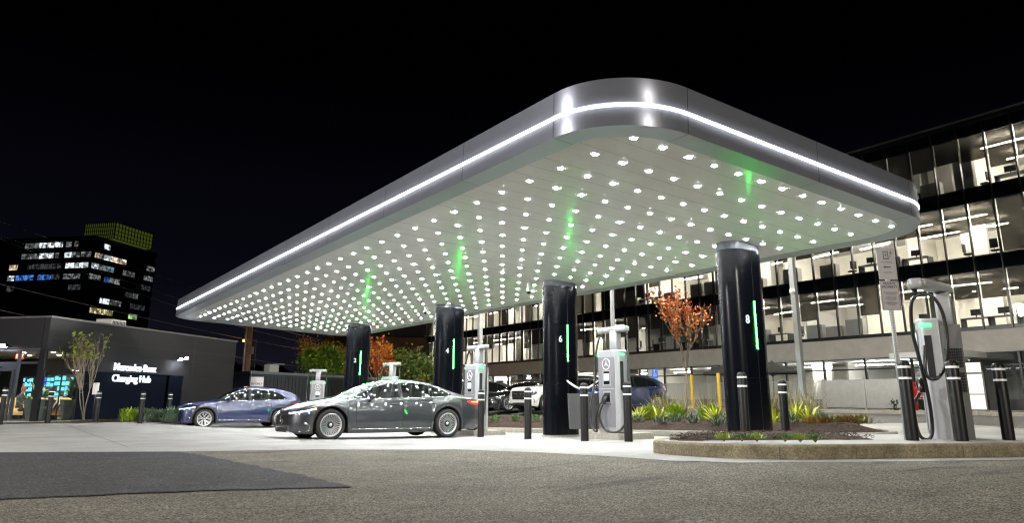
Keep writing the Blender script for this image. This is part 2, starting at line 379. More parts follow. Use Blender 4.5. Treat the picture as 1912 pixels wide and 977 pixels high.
# bark chips scattered over the beds (one mass nobody could count)
chips = B(M_mulch)
def chip(x, y, z, s):
    a = random.uniform(0, 2*PI); t = Vector((math.cos(a), math.sin(a), random.uniform(-.3, .5)))*s; n_ = Vector((-t.y, t.x, random.uniform(-.01, .01)))*.28
    c = Vector((x, y, z)); u = Vector((0, 0, s*.12))
    chips.add([c-t-n_, c+t-n_*.5, c+t+n_*.6, c-t+n_, c+u], [(0, 1, 4), (1, 2, 4), (2, 3, 4), (3, 0, 4)])
def inpoly(x, y, poly):
    r = False; j = len(poly)-1
    for i in range(len(poly)):
        if (poly[i][1] > y) != (poly[j][1] > y) and x < (poly[j][0]-poly[i][0])*(y-poly[i][1])/(poly[j][1]-poly[i][1])+poly[i][0]: r = not r
        j = i
    return r
n_ = 0
while n_ < 2600:
    x, y = random.uniform(8.4, 12.4), random.uniform(6, 9.3)
    if inpoly(x, y, mulch1): chip(x, y, gz(x, y)+.182+random.uniform(.02, .085), random.uniform(.015, .045)); n_ += 1
# ------------------------------------------------------------------ rear planted island
ri = [(14.3, 27.5), (14.3, 20), (14.3, 14), (14.3, 10.4), (14.5, 9.2), (15.1, 8.55), (15.9, 8.5), (16.8, 9.2), (17.6, 10.5), (18.6, 12.2), (18.9, 15), (18.9, 27.5)]
rp = spl([(x, y, 0) for x, y in ri], 5); rp = [(v[0], v[1]) for v in rp]
ribbon('kerb', rp, .16, .15, M_kerb, .006, side=1, joints=(3, 6, 9, 12, 15, 18))
mulch2 = inset(rp, .15)
mound('mulch_bed', mulch2, .2, .13)
n_ = 0
while n_ < 3000:
    x, y = random.uniform(14.4, 18), random.uniform(8.7, 27)
    if inpoly(x, y, mulch2): chip(x, y, gz(x, y)+.13+.2*sm(min(x-14.4, 18.9-x)/.9)+random.uniform(0, .04), random.uniform(.02, .05)); n_ += 1
co = chips.build('bark_chips'); tag(co, kind='stuff', label='loose dark brown bark chips covering the planting beds', cat='mulch')
# far kerb, verge, lawn and pavement in front of the fence
ribbon('kerb', [(31.5, 46), (31.5, 30), (31.5, 16), (31.3, 13.5), (30.2, 12.6), (30.2, 2), (30.2, -10)], .18, .15, M_kerb, .008, side=1, joints=(2, 3, 4))
sheet('pavement', [(31.6, 46), (31.6, 14), (34.2, 13), (47, 13), (47, 46)], M_conc, .12)
sheet('lawn', [(30.35, -10), (30.35, 12.4), (31.6, 13.3), (43, 13.3), (43, -10)], M_grass, .16)
sheet('entrance_path', [(43, -10), (43, 13), (47.5, 13), (47.5, -10)], M_conc, .17)
# ------------------------------------------------------------------ canopy
CO = Vector((6.657621, 6.699965, 4.345582)); TA, TB = .0042429, .046352
EA = Vector((0, math.cos(TA), -math.sin(TA))); EB = Vector((math.cos(TB), 0, -math.sin(TB))); EN = EB.cross(EA)
SA, SB = .7987268, .5429018
MCAN = Matrix(((EB.x, EA.x, EN.x, CO.x), (EB.y, EA.y, EN.y, CO.y), (EB.z, EA.z, EN.z, CO.z), (0, 0, 0, 1)))
canopy = thing('canopy', 'long brushed metal charging canopy with rounded corners, white light strip and dotted ceiling', 'canopy', (12.4, 19.5, 0))
INV = Matrix.Translation((-12.4, -19.5, 0)) @ MCAN
M_alu = mat('brushed_aluminium', (.30, .32, .385), .42, .68, noise=.04, nscale=3, aniso=.85)
n, l = nodes_of(M_alu); cz_ = n.new('ShaderNodeCombineXYZ'); cz_.inputs[2].default_value = 1; l.new(cz_.outputs[0], n['Principled BSDF'].inputs['Tangent'])
M_alu2 = mat('soffit_metal', (.42, .47, .50), .42, .55)
M_led = glow('led_white', (.97, .98, 1), 9.)
M_dot = glow('downlight_glow', (.97, .99, 1), L_DOT)
M_dotb = glow('downlight_glow_bright', (.97, .99, 1), L_DOT*1.25)
M_dark = mat('dark_gap', (.01, .01, .012), .8)
M_ceil = mat('white_ceiling_panel', (.93, .935, .93), .42, 0, noise=.03, nscale=1.5, coat=.3, coat_r=.15, spec=.2)
def rrect(b0, b1, a0, a1, r, n=14):
    out = []
    for cb, ca, s in ((b1-r, a1-r, 0), (b0+r, a1-r, 90), (b0+r, a0+r, 180), (b1-r, a0+r, 270)):
        for i in range(n+1): a = R(s+90*i/n); out.append((cb+r*math.cos(a), ca+r*math.sin(a)))
    return out
OB0, OB1, OA0, OA1 = -.85, 7.36, -.58, 27.35
outer = rrect(OB0, OB1, OA0, OA1, 1.27); k = len(outer)
innr = rrect(OB0+.36, OB1-.36, OA0+.36, OA1-.36, .95)
def loop_strip(b, polys_z):
    """faces between successive loops (poly, z)"""
    vs = []
    for poly, z in polys_z: vs += [Vector((x, y, z)) for x, y in poly]
    kk = len(polys_z[0][0]); vs = [INV @ v for v in vs]
    b.add(vs, [(q*kk+i, q*kk+(i+1) % kk, (q+1)*kk+(i+1) % kk, (q+1)*kk+i) for q in range(len(polys_z)-1) for i in range(kk)])
def off(d): return rrect(OB0-d, OB1+d, OA0-d, OA1+d, 1.27+d)
b = B(M_alu, True); loop_strip(b, [(off(0), .0), (off(.004), .012), (off(.004), .265), (off(-.004), .275)]); b.build('lower_fascia', canopy)
b = B(M_alu, True); loop_strip(b, [(off(-.004), .318), (off(.004), .328), (off(.004), .67), (off(-.02), .69), (off(-.5), .70)]); b.build('upper_fascia', canopy)
b = B(M_led, True); loop_strip(b, [(off(-.004), .275), (off(.012), .281), (off(.016), .297), (off(.012), .312), (off(-.004), .318)]); b.build('light_strip', canopy)
b = B(M_alu2, False); loop_strip(b, [(innr, .02), (innr, .0), (outer, .0)]); b.build('soffit_border', canopy)
b = B(M_dark); vs = [INV @ Vector((x, y, .71)) for x, y in off(-.5)]; b.add(vs, [tuple(range(len(vs)))]); b.build('roof', canopy)
# seams of the fascia
def seam(p, q, nrm, z0, z1):
    b = B(M_dark)
    for s0, s1 in ((z0, .244), (.353, z1)):
        o1 = Vector((p[0]+nrm[0]*.006, p[1]+nrm[1]*.006, 0)); t = Vector((q[0], q[1], 0))*.005
        b.add([INV @ (o1-t+Vector((0, 0, s0))), INV @ (o1+t+Vector((0, 0, s0))), INV @ (o1+t+Vector((0, 0, s1))), INV @ (o1-t+Vector((0, 0, s1)))], [(0, 1, 2, 3)])
    # along the soffit border
    o1 = Vector((p[0], p[1], -.003)); t = Vector((q[0], q[1], 0))*.004; i_ = Vector((-nrm[0], -nrm[1], 0))*.36
    b.add([INV @ (o1-t), INV @ (o1+t), INV @ (o1+t+i_), INV @ (o1-t+i_)], [(0, 1, 2, 3)])
    b.build('seam', canopy)
for a in (.69, 3.11, 6.09, 9.11, 12.13, 15.15, 18.17, 21.19, 24.21, 26.1): seam((OB0, a), (0, 1), (-1, 0), .005, .68)
for bb in (.42, 3.36, 6.1): seam((bb, OA0), (1, 0), (0, -1), .005, .68)
# ceiling of narrow panels, each a hair out of level
def brange(a):
    r = .95; b0, b1, a0, a1 = OB0+.36, OB1-.36, OA0+.36, OA1-.36
    d = 0
    if a < a0+r: d = r-math.sqrt(max(0, r*r-(a0+r-a)**2))
    if a > a1-r: d = r-math.sqrt(max(0, r*r-(a-a1+r)**2))
    return b0+d, b1-d
b = B(M_ceil); a = OA0+.361; w_ = SA/2; rnd = random.Random(9)
a_edges = [OA0+.361]
x = -SA/4
while x < OA1-.36:
    if x > OA0+.4: a_edges.append(x)
    x += w_
a_edges.append(OA1-.361)
for p0, p1 in zip(a_edges[:-1], a_edges[1:]):
    n_ = 6; t1, t2 = rnd.uniform(-.0012, .0012), rnd.uniform(-.0012, .0012); rows = []
    nb = 8; wob = [rnd.uniform(-.0008, .0008) for _ in range(nb+1)]
    for i in range(n_+1):
        aa = p0+.002+(p1-p0-.004)*i/n_; r0, r1 = brange(aa); f = i/n_
        rows.append([INV @ Vector((r0+(r1-r0)*j/nb, aa, .012+t1*f+wob[j])) for j in range(nb+1)])
    vs = [v for r_ in rows for v in r_]
    b.add(vs, [(i*(nb+1)+j, (i+1)*(nb+1)+j, (i+1)*(nb+1)+j+1, i*(nb+1)+j+1) for i in range(n_) for j in range(nb)], True)
b.use(mat('panel_gap', (.12, .12, .12), .8)); vs = [INV @ Vector((x, y, .018)) for x, y in innr]; b.add(vs, [tuple(range(len(vs)))], False)
b.build('ceiling', canopy)
# downlights: 33 rows of 13
def dl_mesh(r, m):
    q = B(m, True); n_ = 18; q.lathe([(r, .001), (r*.98, -.0018), (r*.7, -.004), (0, -.005)], n=n_)
    q.use(mat('downlight_trim', (.7, .7, .7), .3), True); q.lathe([(r+.001, .0015), (r+.003, -.002), (r+.013, -.0015), (r+.015, .004)], n=18)
    return q
lights = [(i, j) for i in range(33) for j in range(13)]
def brt(i): return 12 <= i <= 15 or i >= 28
near = sorted(lights, key=lambda ij: (MCAN @ Vector((ij[1]*SB, ij[0]*SA, 0))-Vector((0, 0, CH))).length)[:100]
q0 = dl_mesh(.0315, M_dot).build('downlight', canopy); first = True
rest = MB()
for (i, j) in lights:
    P = INV @ Vector((j*SB, i*SA, .004))
    if (i, j) in near:
        o = q0 if first else q0.copy()
        if not first: col.objects.link(o)
        first = False; o.location = P; o.rotation_euler = (0, TB, 0)
    else:
        qm = dl_mesh(.037 if brt(i) else .0315, M_dotb if brt(i) else M_dot)
        for mm in qm.mats:
            if mm not in rest.mats: rest.mats.append(mm)
        o_ = len(rest.v); rot = Matrix.Rotation(TB, 4, 'Y'); rest.v += [tuple(P+rot @ Vector(v)) for v in qm.v]
        for f, mi, s_ in zip(qm.f, qm.m, qm.sm): rest.f.append([o_+x for x in f]); rest.m.append(rest.mats.index(qm.mats[mi])); rest.sm.append(s_)
o = rest.build('downlight', canopy); o['kind'] = 'stuff'
# pillars
M_pil = mat('black_pillar_panel', (.0025, .003, .005), .22, .0, noise=.12, nscale=2, spec=.14)
M_green = glow('led_green', (.02, 1., .05), 60.)
M_num = glow('number_white', (.85, .95, 1), .85)
def stad(r, s, n=12):
    out = []
    for i in range(n+1): a = R(-90+180*i/n); out.append((s/2+r*math.cos(a), r*math.sin(a)))
    for i in range(n+1): a = R(90+180*i/n); out.append((-s/2+r*math.cos(a), r*math.sin(a)))
    return out
PX = 12.4
for num, py in (('8', 9.57), ('6', 15.55), ('4', 21.55), ('2', 29.2)):
    g0 = gz(PX, py); zt = CO.z-math.tan(TB)*(PX-CO.x)
    off_ = Vector((PX-12.4, py-19.5, 0)); T = Matrix.Translation(off_)
    pb = B(M_pil, True)
    for z0, z1 in ((g0+.06, 1.35), (1.356, 2.9), (2.906, zt-.14)): pb.prism(stad(.31, .42), z0, z1, T, True)
    pb.use(M_dark); pb.prism(stad(.30, .42), g0-.1, zt-.14, T)
    for sy in (-1, 1): pb.use(M_dark).box(.005, sy*.3105-.0015, g0+.06, .013, sy*.3105+.0015, zt-.16, T @ Matrix.Translation((0, 0, 0)))
    po = pb.build('pillar', canopy); po['label'] = 'black glossy oval pillar numbered %s' % num
    c = B(mat('collar_metal', (.10, .105, .12), .5, .3), True); c.prism(stad(.295, .42), zt-.14, zt+.03, T, True); c.build('collar', po)
    c = B(M_kerb); c.prism(stad(.34, .42), g0-.05, g0+.06, T); c.build('plinth', po)
    for sy in (-1, 1):
        c = B(M_green); c.box(-.008, sy*.318-.007, 1.92, .016, sy*.318+.007, 2.88, T); c.build('light_strip', po)
    text('number', num, .235, M_num, po, T @ frame((-.235, -.3125, 2.49), (1, 0, 0), (0, 0, 1)), .006, .003)
# cameras hanging beside pillars
M_white = mat('white_plastic', (.75, .75, .75), .35)
for (px, py, lab) in ((11.75, 22.1, 'white dome camera under the ceiling at the pillar behind the dark grey sedan'), (11.75, 16.1, 'white dome camera under the ceiling at the pillar beside the grey waste bin')):
    zt = CO.z-math.tan(TB)*(px-CO.x); c = thing('security_camera', lab, 'camera', (px, py, zt-.28))
    q = B(M_white, True); q.lathe([(0, .28), (.055, .28), (.055, .05), (.07, .045), (.07, 0), (.06, -.01)], n=14); q.build('housing', c)
    q = B(mat('smoked_dome', (.01, .01, .01), .1), True); q.lathe([(.06, -.01), (.052, -.045), (.03, -.068), (0, -.075)], n=14); q.build('dome', c)
def AT(px, py, d): return Vector((0, 0, CH))+gray(px, py)*d
M_frame = mat('dark_window_frame', (.03, .032, .036), .35, .6)
M_glass = glassmat('window_glass', (.86, .9, .9), .05)
M_glassd = glassmat('tinted_glass', (.62, .68, .72), .06)
def meshgroup(name, parent, items, m):
    """one part made from a list of boxes"""
    b = B(m)
    for it in items: b.box(*it)
    return b.build(name, parent)
# ------------------------------------------------------------------ office building
random.seed(11)
OF = thing('office_building', 'long glass office building with lit floors and grey concrete bands behind the fence', 'building', (46, 24.76, 0), -.0115)
M_band = mat('grey_facade_panel', (.46, .44, .40), .8, noise=.1, nscale=1.2)
M_cream = mat('cream_office_wall', (.80, .76, .68), .8, noise=.04, nscale=1)
M_carpet = mat('office_carpet', (.18, .18, .19), .9)
M_oceil = mat('office_ceiling', (.55, .54, .52), .8)
M_shade = bpy.data.materials.new('roller_shade'); M_shade.use_nodes = True; n, l = nodes_of(M_shade); n.clear()
d_ = n.new('ShaderNodeBsdfDiffuse'); d_.inputs[0].default_value = (.055, .05, .045, 1); t_ = n.new('ShaderNodeBsdfTransparent'); t_.inputs[0].default_value = (.5, .47, .42, 1)
x_ = n.new('ShaderNodeMixShader'); x_.inputs[0].default_value = .86; o_ = n.new('ShaderNodeOutputMaterial'); l.new(t_.outputs[0], x_.inputs[1]); l.new(d_.outputs[0], x_.inputs[2]); l.new(x_.outputs[0], o_.inputs[0])
M_spand = mat('dark_spandrel_glass', (.006, .009, .014), .06, 0, spec=.8)
M_mull = mat('dark_mullion', (.06, .06, .062), .35, .7)
BP = 1.483; NB = 59; K0 = -17
SILL = [5.18, 9.25, 13.33]; HEAD = [8.42, 12.5, 16.6]
y0, y1 = K0*BP, (K0+NB)*BP
D = 9.
meshgroup('wall', OF, [(.02, y0, 3.82, .3, y1, 5.02), (-.12, y0, 3.74, .3, y1, 3.80)], M_band)
b = B(M_mull); b.box(-.06, y0, 5.025, .3, y1, 5.17); b.box(-.10, y0, 17.28, .4, y1, 17.52); b.build('sill', OF)
b = B(M_spand)
for s, h in zip(SILL[1:]+[17.27], HEAD): b.box(.03, y0, h, .2, y1, s-.01)
b.build('spandrel', OF)
b = B(M_band); b.box(.3, y0, 17.55, 30, y1, 17.8); b.build('roof', OF)
b = B(M_carpet)
for s in SILL: b.box(.21, y0, s-.5, D, y1, s-.08)
b.box(.21, y0, .2, D, y1, .5); b.build('floor', OF)
b = B(M_oceil)
for h in HEAD: b.box(.22, y0, h+.02, D, y1, h+.1)
b.box(.4, y0, 3.72, D, y1, 3.8); b.build('ceiling', OF)
b = B(M_cream); b.box(D, y0, .4, D+.2, y1, 17.3)
zs = [(SILL[0]-.08, HEAD[0]+.02), (SILL[1]-.08, HEAD[1]+.02), (SILL[2]-.08, HEAD[2]+.02), (.5, 3.72)]
parts_y = {}
for f, (z0, z1) in enumerate(zs):
    k = K0; L_ = []
    while k < K0+NB:
        L_.append(k); k += random.choice((3, 4, 5, 6))
    parts_y[f] = L_
    for k in L_:
        dd = random.choice((3.5, 1.4, 2.6, 5)); b.box(dd, k*BP+.3, z0, D, k*BP+.45, z1)
        if random.random() < .6: b.box(dd+.2, k*BP+1.4+.4, z0, dd+.5, k*BP+BP*2.2, z1)
for y in (y0, y1-.2): b.box(.21, y, .4, D, y+.2, 17.3)
b.build('partition', OF)
M_tube = glow('office_tube_light', (1, .92, .78), 95.)
M_tubec = glow('office_tube_light_cool', (1, .95, .86), 80.)
tb_ = B(M_tube)
for f, (z0, z1) in enumerate(zs):
    for i, k in enumerate(parts_y[f]):
        k2 = parts_y[f][i+1] if i+1 < len(parts_y[f]) else K0+NB
        dark = (f == 0 and (7 <= k <= 9 or 22 <= k <= 25)) or (f == 1 and 14 <= k <= 18) or (f == 2 and k % 7 == 3) or (f == 3 and random.random() < .2)
        if dark: continue
        ya, yb = k*BP+.8, k2*BP-.2; a_ = random.choice((0, .15, -.2))
        for xx in ((1.7, 5.2) if f < 3 else (3.2,)):
            zc = z1-.5 if f < 3 else z1-.25; n_ = max(1, int((yb-ya)/3.2))
            for q in range(n_):
                yc = ya+(yb-ya)*(q+.5)/n_; T = Matrix.Translation((xx, yc, zc)) @ Matrix.Rotation(a_, 4, 'Z')
                tb_.use(M_tube if (i+f) % 3 else M_tubec); tb_.box(-.05, -1.25, -.03, .05, 1.25, .03, T)
tb_.build('tube_light', OF)['kind'] = 'stuff'
b = None
for k in range(NB+1):
    q = B(M_mull); y = (K0+k)*BP; q.box(-.16, y-.035, 5.03, .02, y+.035, 17.27); q.build('mullion', OF)
def wmesh(z0, z1, sh):
    q = B(M_frame)
    for a in ((.02, .04, z0, .1, BP-.04, z0+.06), (.02, .04, z1-.06, .1, BP-.04, z1)): q.box(*a)
    fr = ('window', q)
    return fr
wins = [(k, f) for f in range(3) for k in range(NB)]
wins.sort(key=lambda t: (Vector((46, 24.76+(K0+t[0])*BP, SILL[t[1]]))).length)
# only bays in front of the camera's view count as the nearest
vis = [t for t in wins if t[0] >= 7]
ind = set(vis[:98])
restb = MB(); shared = {}
for (k, f) in wins:
    y = (K0+k)*BP; z0, z1 = SILL[f], HEAD[f]; h = z1-z0
    s_ = random.choice((.42, .5, .55, .6, .38, .48)); s_ = {0: s_, 1: s_*.9, 2: s_*1.15}[f]
    if random.random() < .12: s_ = .97
    zb = z1-h*min(.98, s_)
    if (k, f) in ind:
        q = B(M_frame); q.box(.02, y+.036, z0-.005, .1, y+BP-.036, z0+.06); q.box(.02, y+.036, z1-.06, .1, y+BP-.036, z1-.002); q.add([(.021, y+.036, z0), (.021, y+.046, z0), (.021, y+.046, z1-.01), (.021, y+.036, z1-.01)], [(0, 3, 2, 1)]) if 0 else q.box(.022, y+.0365, z0-.004, .098, y+.05, z1-.003); wo_ = q.build('window', OF)
        q = B(M_glass); q.add([(.05, y+.036, z0+.06), (.05, y+BP-.036, z0+.06), (.05, y+BP-.036, z1-.06), (.05, y+.036, z1-.06)], [(0, 3, 2, 1)]); q.build('pane', wo_)
        q = B(M_shade); q.add([(.14, y+.05, zb), (.14, y+BP-.05, zb), (.14, y+BP-.05, z1-.05), (.14, y+.05, z1-.05)], [(0, 3, 2, 1)]); q.build('shade', wo_)
    else:
        restb.use(M_frame, False); restb.box(.02, y+.036, z0-.005, .1, y+BP-.036, z0+.06)
        restb.use(M_glass).add([(.05, y+.036, z0+.06), (.05, y+BP-.036, z0+.06), (.05, y+BP-.036, z1-.06), (.05, y+.036, z1-.06)], [(0, 3, 2, 1)])
        restb.use(M_shade).add([(.14, y+.05, zb), (.14, y+BP-.05, zb), (.14, y+BP-.05, z1-.05), (.14, y+.05, z1-.05)], [(0, 3, 2, 1)])
o = restb.build('window', OF); o['kind'] = 'stuff'
# ground floor: columns, glazing, door
b = B(M_mull)
for k in range(NB+1):
    if k % 2 == 0: b.box(.05, (K0+k)*BP-.06, .45, .22, (K0+k)*BP+.06, 3.73)
b.box(.05, y0, 3.0, .18, y1, 3.08); b.box(.04, y0, .45, .3, y1, 1.15)
b.build('ground_floor_frame', OF)
b = B(M_glassd); b.add([(.12, y0, 1.15), (.12, y1, 1.15), (.12, y1, 3.73), (.12, y0, 3.73)], [(0, 3, 2, 1)]); b.build('ground_floor_glass', OF)
# entrance door with white portal at the right
EY = 19.2-24.76
b = B(mat('door_metal', (.22, .22, .23), .35, .7))
for a in ((-.12, EY, .45, .02, EY+.09, 3.3), (-.12, EY+1.25, .45, .02, EY+1.34, 3.3), (-.12, EY+2.15, .45, .02, EY+2.24, 3.3), (-.12, EY+.09, 2.55, .02, EY+2.15, 2.65), (-.12, EY+.09, 3.2, .02, EY+2.15, 3.3), (-.12, EY+.09, .45, .02, EY+2.15, .6), (-.1, EY+.09, 1.4, .02, EY+1.25, 1.46)): b.box(*a)
do = b.build('door', OF)
q = B(glow('lit_door_glass', (1, .9, .72), .95)); q.box(-.03, EY+.09, .6, 0, EY+2.15, 3.2); q.build('pane', do)
q = B(mat('steel', (.5, .5, .5), .25, 1)); q.tube([(-.2, EY+1.2, 1.2), (-.2, EY+1.2, 1.9)], .02); q.build('handle', do)
text('lettering', 'LITTLE STARS', .13, mat('grey_letter', (.35, .35, .35), .6), do, frame((-.125, EY+1.6, 1.95), (0, -1, 0), (0, 0, 1)), .002)
b = B(mat('white_portal', (.75, .75, .74), .5)); b.box(-3.2, EY-.25, 3.45, .02, EY-.05, 3.75); b.box(-3.2, EY-.05, 3.45, -3.0, EY+3.6, 3.75); b.box(-3.2, EY-.25, .45, -3.0, EY-.07, 3.44)
b.use(M_mull).box(-3.0, EY-.04, 3.5, .02, EY+3.6, 3.6); b.build('porch', OF)
# furniture seen through the glass
M_cab = mat('grey_cabinet', (.42, .40, .37), .6); M_blk = mat('black_mesh', (.02, .02, .022), .6)
def chair_at(x, y, z, rz, lab):
    t = thing('office_chair', lab, 'chair', (x, y, z), rz, 'office chairs behind the glass')
    q = B(M_blk, True); q.rbox(-.24, -.24, .44, .24, .24, .52, .08); q.build('seat', t)
    q = B(M_blk, True); q.rbox(.2, -.22, .6, .26, .22, 1.15, .03); q.tube([(.15, 0, .48), (.25, 0, .5), (.25, 0, .65)], .02); q.build('backrest', t)
    q = B(M_blk, True); q.tube([(0, 0, .08), (0, 0, .44)], .025)
    for a in range(5): q.tube([(0, 0, .1), (.28*math.cos(a*1.257), .28*math.sin(a*1.257), .05)], .02)
    q.build('base', t); return t
def cab_at(x, y, z, w_, h, lab, group='grey cabinets behind the office glass'):
    t = thing('storage_cabinet', lab, 'cabinet', (x, y, z), 0, group)
    q = B(M_cab); q.box(0, 0, 0, .5, w_, h); q.build('carcass', t)
    q = B(M_cab)
    q.box(-.02, .01, .02, -.001, w_/2-.01, h-.02); q.build('door', t); q = B(M_cab); q.box(-.02, w_/2+.01, .02, -.001, w_-.01, h-.02); q.build('door', t)
    return t
def desk_at(x, y, z, lab):
    t = thing('desk', lab, 'desk', (x, y, z), 0, 'desks with monitors behind the glass')
    q = B(M_cab); q.box(0, 0, .7, .8, 1.6, .74); q.build('desktop', t)
    for yy in (0, 1.54):
        q = B(M_blk); q.box(.05, yy, 0, .75, yy+.05, .7); q.build('leg', t)
    m_ = thing('monitor', lab.replace('desk with a monitor', 'flat black monitor on the desk'), 'monitor', (x+.3, y+.8, z+.74), random.uniform(-.4, .4), 'monitors on office desks')
    q = B(M_blk); q.box(0, -.3, .14, .03, .3, .5); q.build('screen', m_)
    q = B(M_blk); q.box(.0, -.03, 0, .05, .03, .14); q.box(-.08, -.1, 0, .1, .1, .01); q.build('stand', m_)
fl = ['second storey', 'third storey', 'top storey']
for f in range(3):
    for k in range(-9, 16 if f < 2 else -1, 1):
        y = 24.76+k*BP; x = 46+.5; z = SILL[f]-.08; c = random.random()
        wh = 'bay %s of the %s' % ('', '')
        pos = 'behind the glass of the office %s' % fl[f]
        if c < .28: cab_at(x, y+.1, z, 1.2, random.choice((.9, 1.1, 1.25)), 'grey two-door cabinet standing '+pos)
        elif c < .52: chair_at(x+.5, y+.7, z, random.uniform(0, 6), 'black mesh swivel chair standing '+pos)
        elif c < .74: desk_at(x+.2, y, z, 'grey desk with a monitor standing '+pos)
# ------------------------------------------------------------------ fence in front of the offices
FZ = .56
M_fence = mat('galvanised_fence', (.42, .42, .40), .45, .35, noise=.08, nscale=4)
def fence(y_a, y_b, lab, solid=False):
    t = thing('metal_fence', lab, 'fence', (37, (y_a+y_b)/2, FZ), 0)
    yc = (y_a+y_b)/2; n_ = max(1, round((y_b-y_a)/2.4)); st = (y_b-y_a)/n_
    for i in range(n_+1):
        q = B(M_fence); q.box(-.04, y_a+i*st-yc-.04, 0, .04, y_a+i*st-yc+.04, 1.62); q.build('post', t)
    for i in range(n_):
        q = B(M_fence); a = y_a+i*st-yc+.045; e_ = a+st-.09
        q.box(-.025, a, .1, .025, e_, .14); q.box(-.025, a, 1.5, .025, e_, 1.54)
        if solid:
            m_ = int((e_-a)/.1)
            for j in range(m_): q.box(-.012, a+j*(e_-a)/m_, .145, .012, a+(j+.93)*(e_-a)/m_, 1.495)
        else:
            m_ = int((e_-a)/.085)
            for j in range(m_): q.box(-.012, a+(j+.5)*(e_-a)/m_-.014, .145, .012, a+(j+.5)*(e_-a)/m_+.014, 1.495)
        q.build('slat_panel', t)
fence(23.6, 48, 'long grey fence of thin upright slats in front of the office patio')
fence(19.0, 23.5, 'short grey fence of closed boards at the right end of the slatted fence', True)
# patio umbrellas
def umbrella(y, x, lab):
    t = thing('patio_umbrella', lab, 'umbrella', (x, y, FZ), .3, 'dark umbrellas on the office patio')
    q = B(M_mull, True); q.tube([(0, 0, 0), (0, 0, 2.9)], .03); q.build('pole', t)
    q = B(mat('umbrella_canvas', (.055, .055, .052), .9), False); s_ = 1.75
    c = [(s_*math.cos(a*PI/4), s_*math.sin(a*PI/4), 2.2) for a in range(8)]; q.add(c+[(0, 0, 2.85)], [(i, (i+1) % 8, 8) for i in range(8)])
    q.add([(x_*1., y_*1., 2.08) for x_, y_, _ in c]+c, [(i, (i+1) % 8, 8+(i+1) % 8, 8+i) for i in range(8)]); q.build('canopy', t)
    q = B(M_mull, True)
    for a in range(8): q.tube([(0, 0, 1.9), (.9*math.cos(a*PI/4), .9*math.sin(a*PI/4), 2.45)], .012)
    q.build('ribs', t)
umbrella(31.7, 39.3, 'dark square umbrella over the patio behind the red-leaved tree')
umbrella(28.5, 39.5, 'dark umbrella over the patio just right of the pillar numbered 8')
umbrella(42.5, 39.3, 'dark umbrella over the patio left of the pillar numbered 6')
# ------------------------------------------------------------------ hub building (left)
P0 = Vector((1.45, 33, .03)); HR = math.atan2(.664, .747)
HB = thing('hub_building', 'low dark grey building with glass lounge and lit Charging Hub letters', 'building', P0, HR)
M_hub = mat('dark_grey_cladding', (.009, .0088, .0115), .6, noise=.08, nscale=.8)
M_hubd = mat('blue_black_cladding', (.002, .004, .011), .6, noise=.1, nscale=1, spec=.08)
M_hubf = mat('black_front_fascia', (.012, .012, .014), .5)
TH = .25; HT = 3.88
b = B(M_hub); b.box(0, 0, 2.66, 12, TH, HT); b.box(1.8, .002, 1.95, 12, TH, 2.655)
b.box(8.0, .002, 0, 12, TH, 1.945); b.box(0, 0, 0, .1, TH, 2.655)
b.box(11.75, TH+.002, 0, 12, 12, HT)
b.use(M_hubd); b.box(1.8, .03, 0, 6.9, TH, 1.945)
b.use(M_joint)
for xx in (4.9, 8.6): b.box(xx, -.004, 2.0 if xx > 5 else 2.7, xx+.008, .002, HT-.12)
b.box(.1, -.004, 3.12, 11.9, .0, 3.125)
b.build('side_wall', HB)
b = B(mat('parapet_cap', (.16, .155, .15), .4, .4)); b.box(-.04, -.05, HT, 12.04, TH+.05, HT+.06); b.box(-.04, TH+.055, HT, TH, 14, HT+.06); b.build('parapet', HB)
b = B(M_hubf); b.box(-.02, TH+.005, 2.72, TH, 14, HT-.001); b.build('front_fascia', HB)
b = B(M_dark); b.box(TH, TH, HT-.25, 11.75, 14, HT-.15); b.build('roof', HB)
# storefront on the left facade (local x = 0 plane), glass on the side wall
M_sf = mat('storefront_metal', (.16, .18, .22), .3, .8)
b = B(M_frame); b.box(-.02, .0, 0, .12, .26, 2.71); b.build('corner_column', HB)
b = B(M_sf)
for yy in (1.16, 3.3, 4.5): b.box(-.03, yy, 0, .08, yy+.09, 2.6)
b.box(-.03, .27, 2.6, .08, 14, 2.68); b.box(-.03, .27, 2.14, .08, 14, 2.21); b.box(-.03, .27, 0, .08, 1.16, .08)
b.box(-.03, 1.25, 1.95, .1, 3.3, 2.135)
fr = b.build('storefront_frame', HB)
q = B(M_glass); q.add([(.02, .27, .05), (.02, 14, .05), (.02, 14, 2.6), (.02, .27, 2.6)], [(0, 1, 2, 3)]); q.build('pane', fr)
b = B(M_sf); b.box(-.05, 1.3, .02, .0, 1.38, 1.94); b.box(-.05, 2.2, .02, 0, 2.28, 1.94); b.box(-.05, 1.38, .02, 0, 2.2, .2); b.box(-.05, 1.38, 1.86, 0, 2.2, 1.94); b.use(M_dark).box(-.06, 1.9, 2.0, -.035, 2.2, 2.05); b.build('sliding_door', HB)
b = B(M_frame); b.box(.1, .02, 2.6, 1.8, .1, 2.655); b.box(.1, .02, 0, 1.8, .1, .06); b.box(.94, .03, .06, .965, .08, 2.6); b.box(1.765, .02, .06, 1.8, .1, 2.6); wf = b.build('window', HB)
q = B(M_glass); q.add([(.1, .055, .06), (1.765, .055, .06), (1.765, .055, 2.6), (.1, .055, 2.6)], [(0, 3, 2, 1)]); q.build('pane', wf)
M_lf = mat('lounge_floor', (.30, .27, .23), .25, noise=.1, nscale=2)
b = B(M_lf); b.box(.13, .12, -.02, 7, 14, .02); b.build('floor', HB)
b = B(mat('lounge_ceiling', (.20, .18, .15), .8)); b.box(.13, .3, 2.75, 7, 14, 2.8); b.build('ceiling', HB)
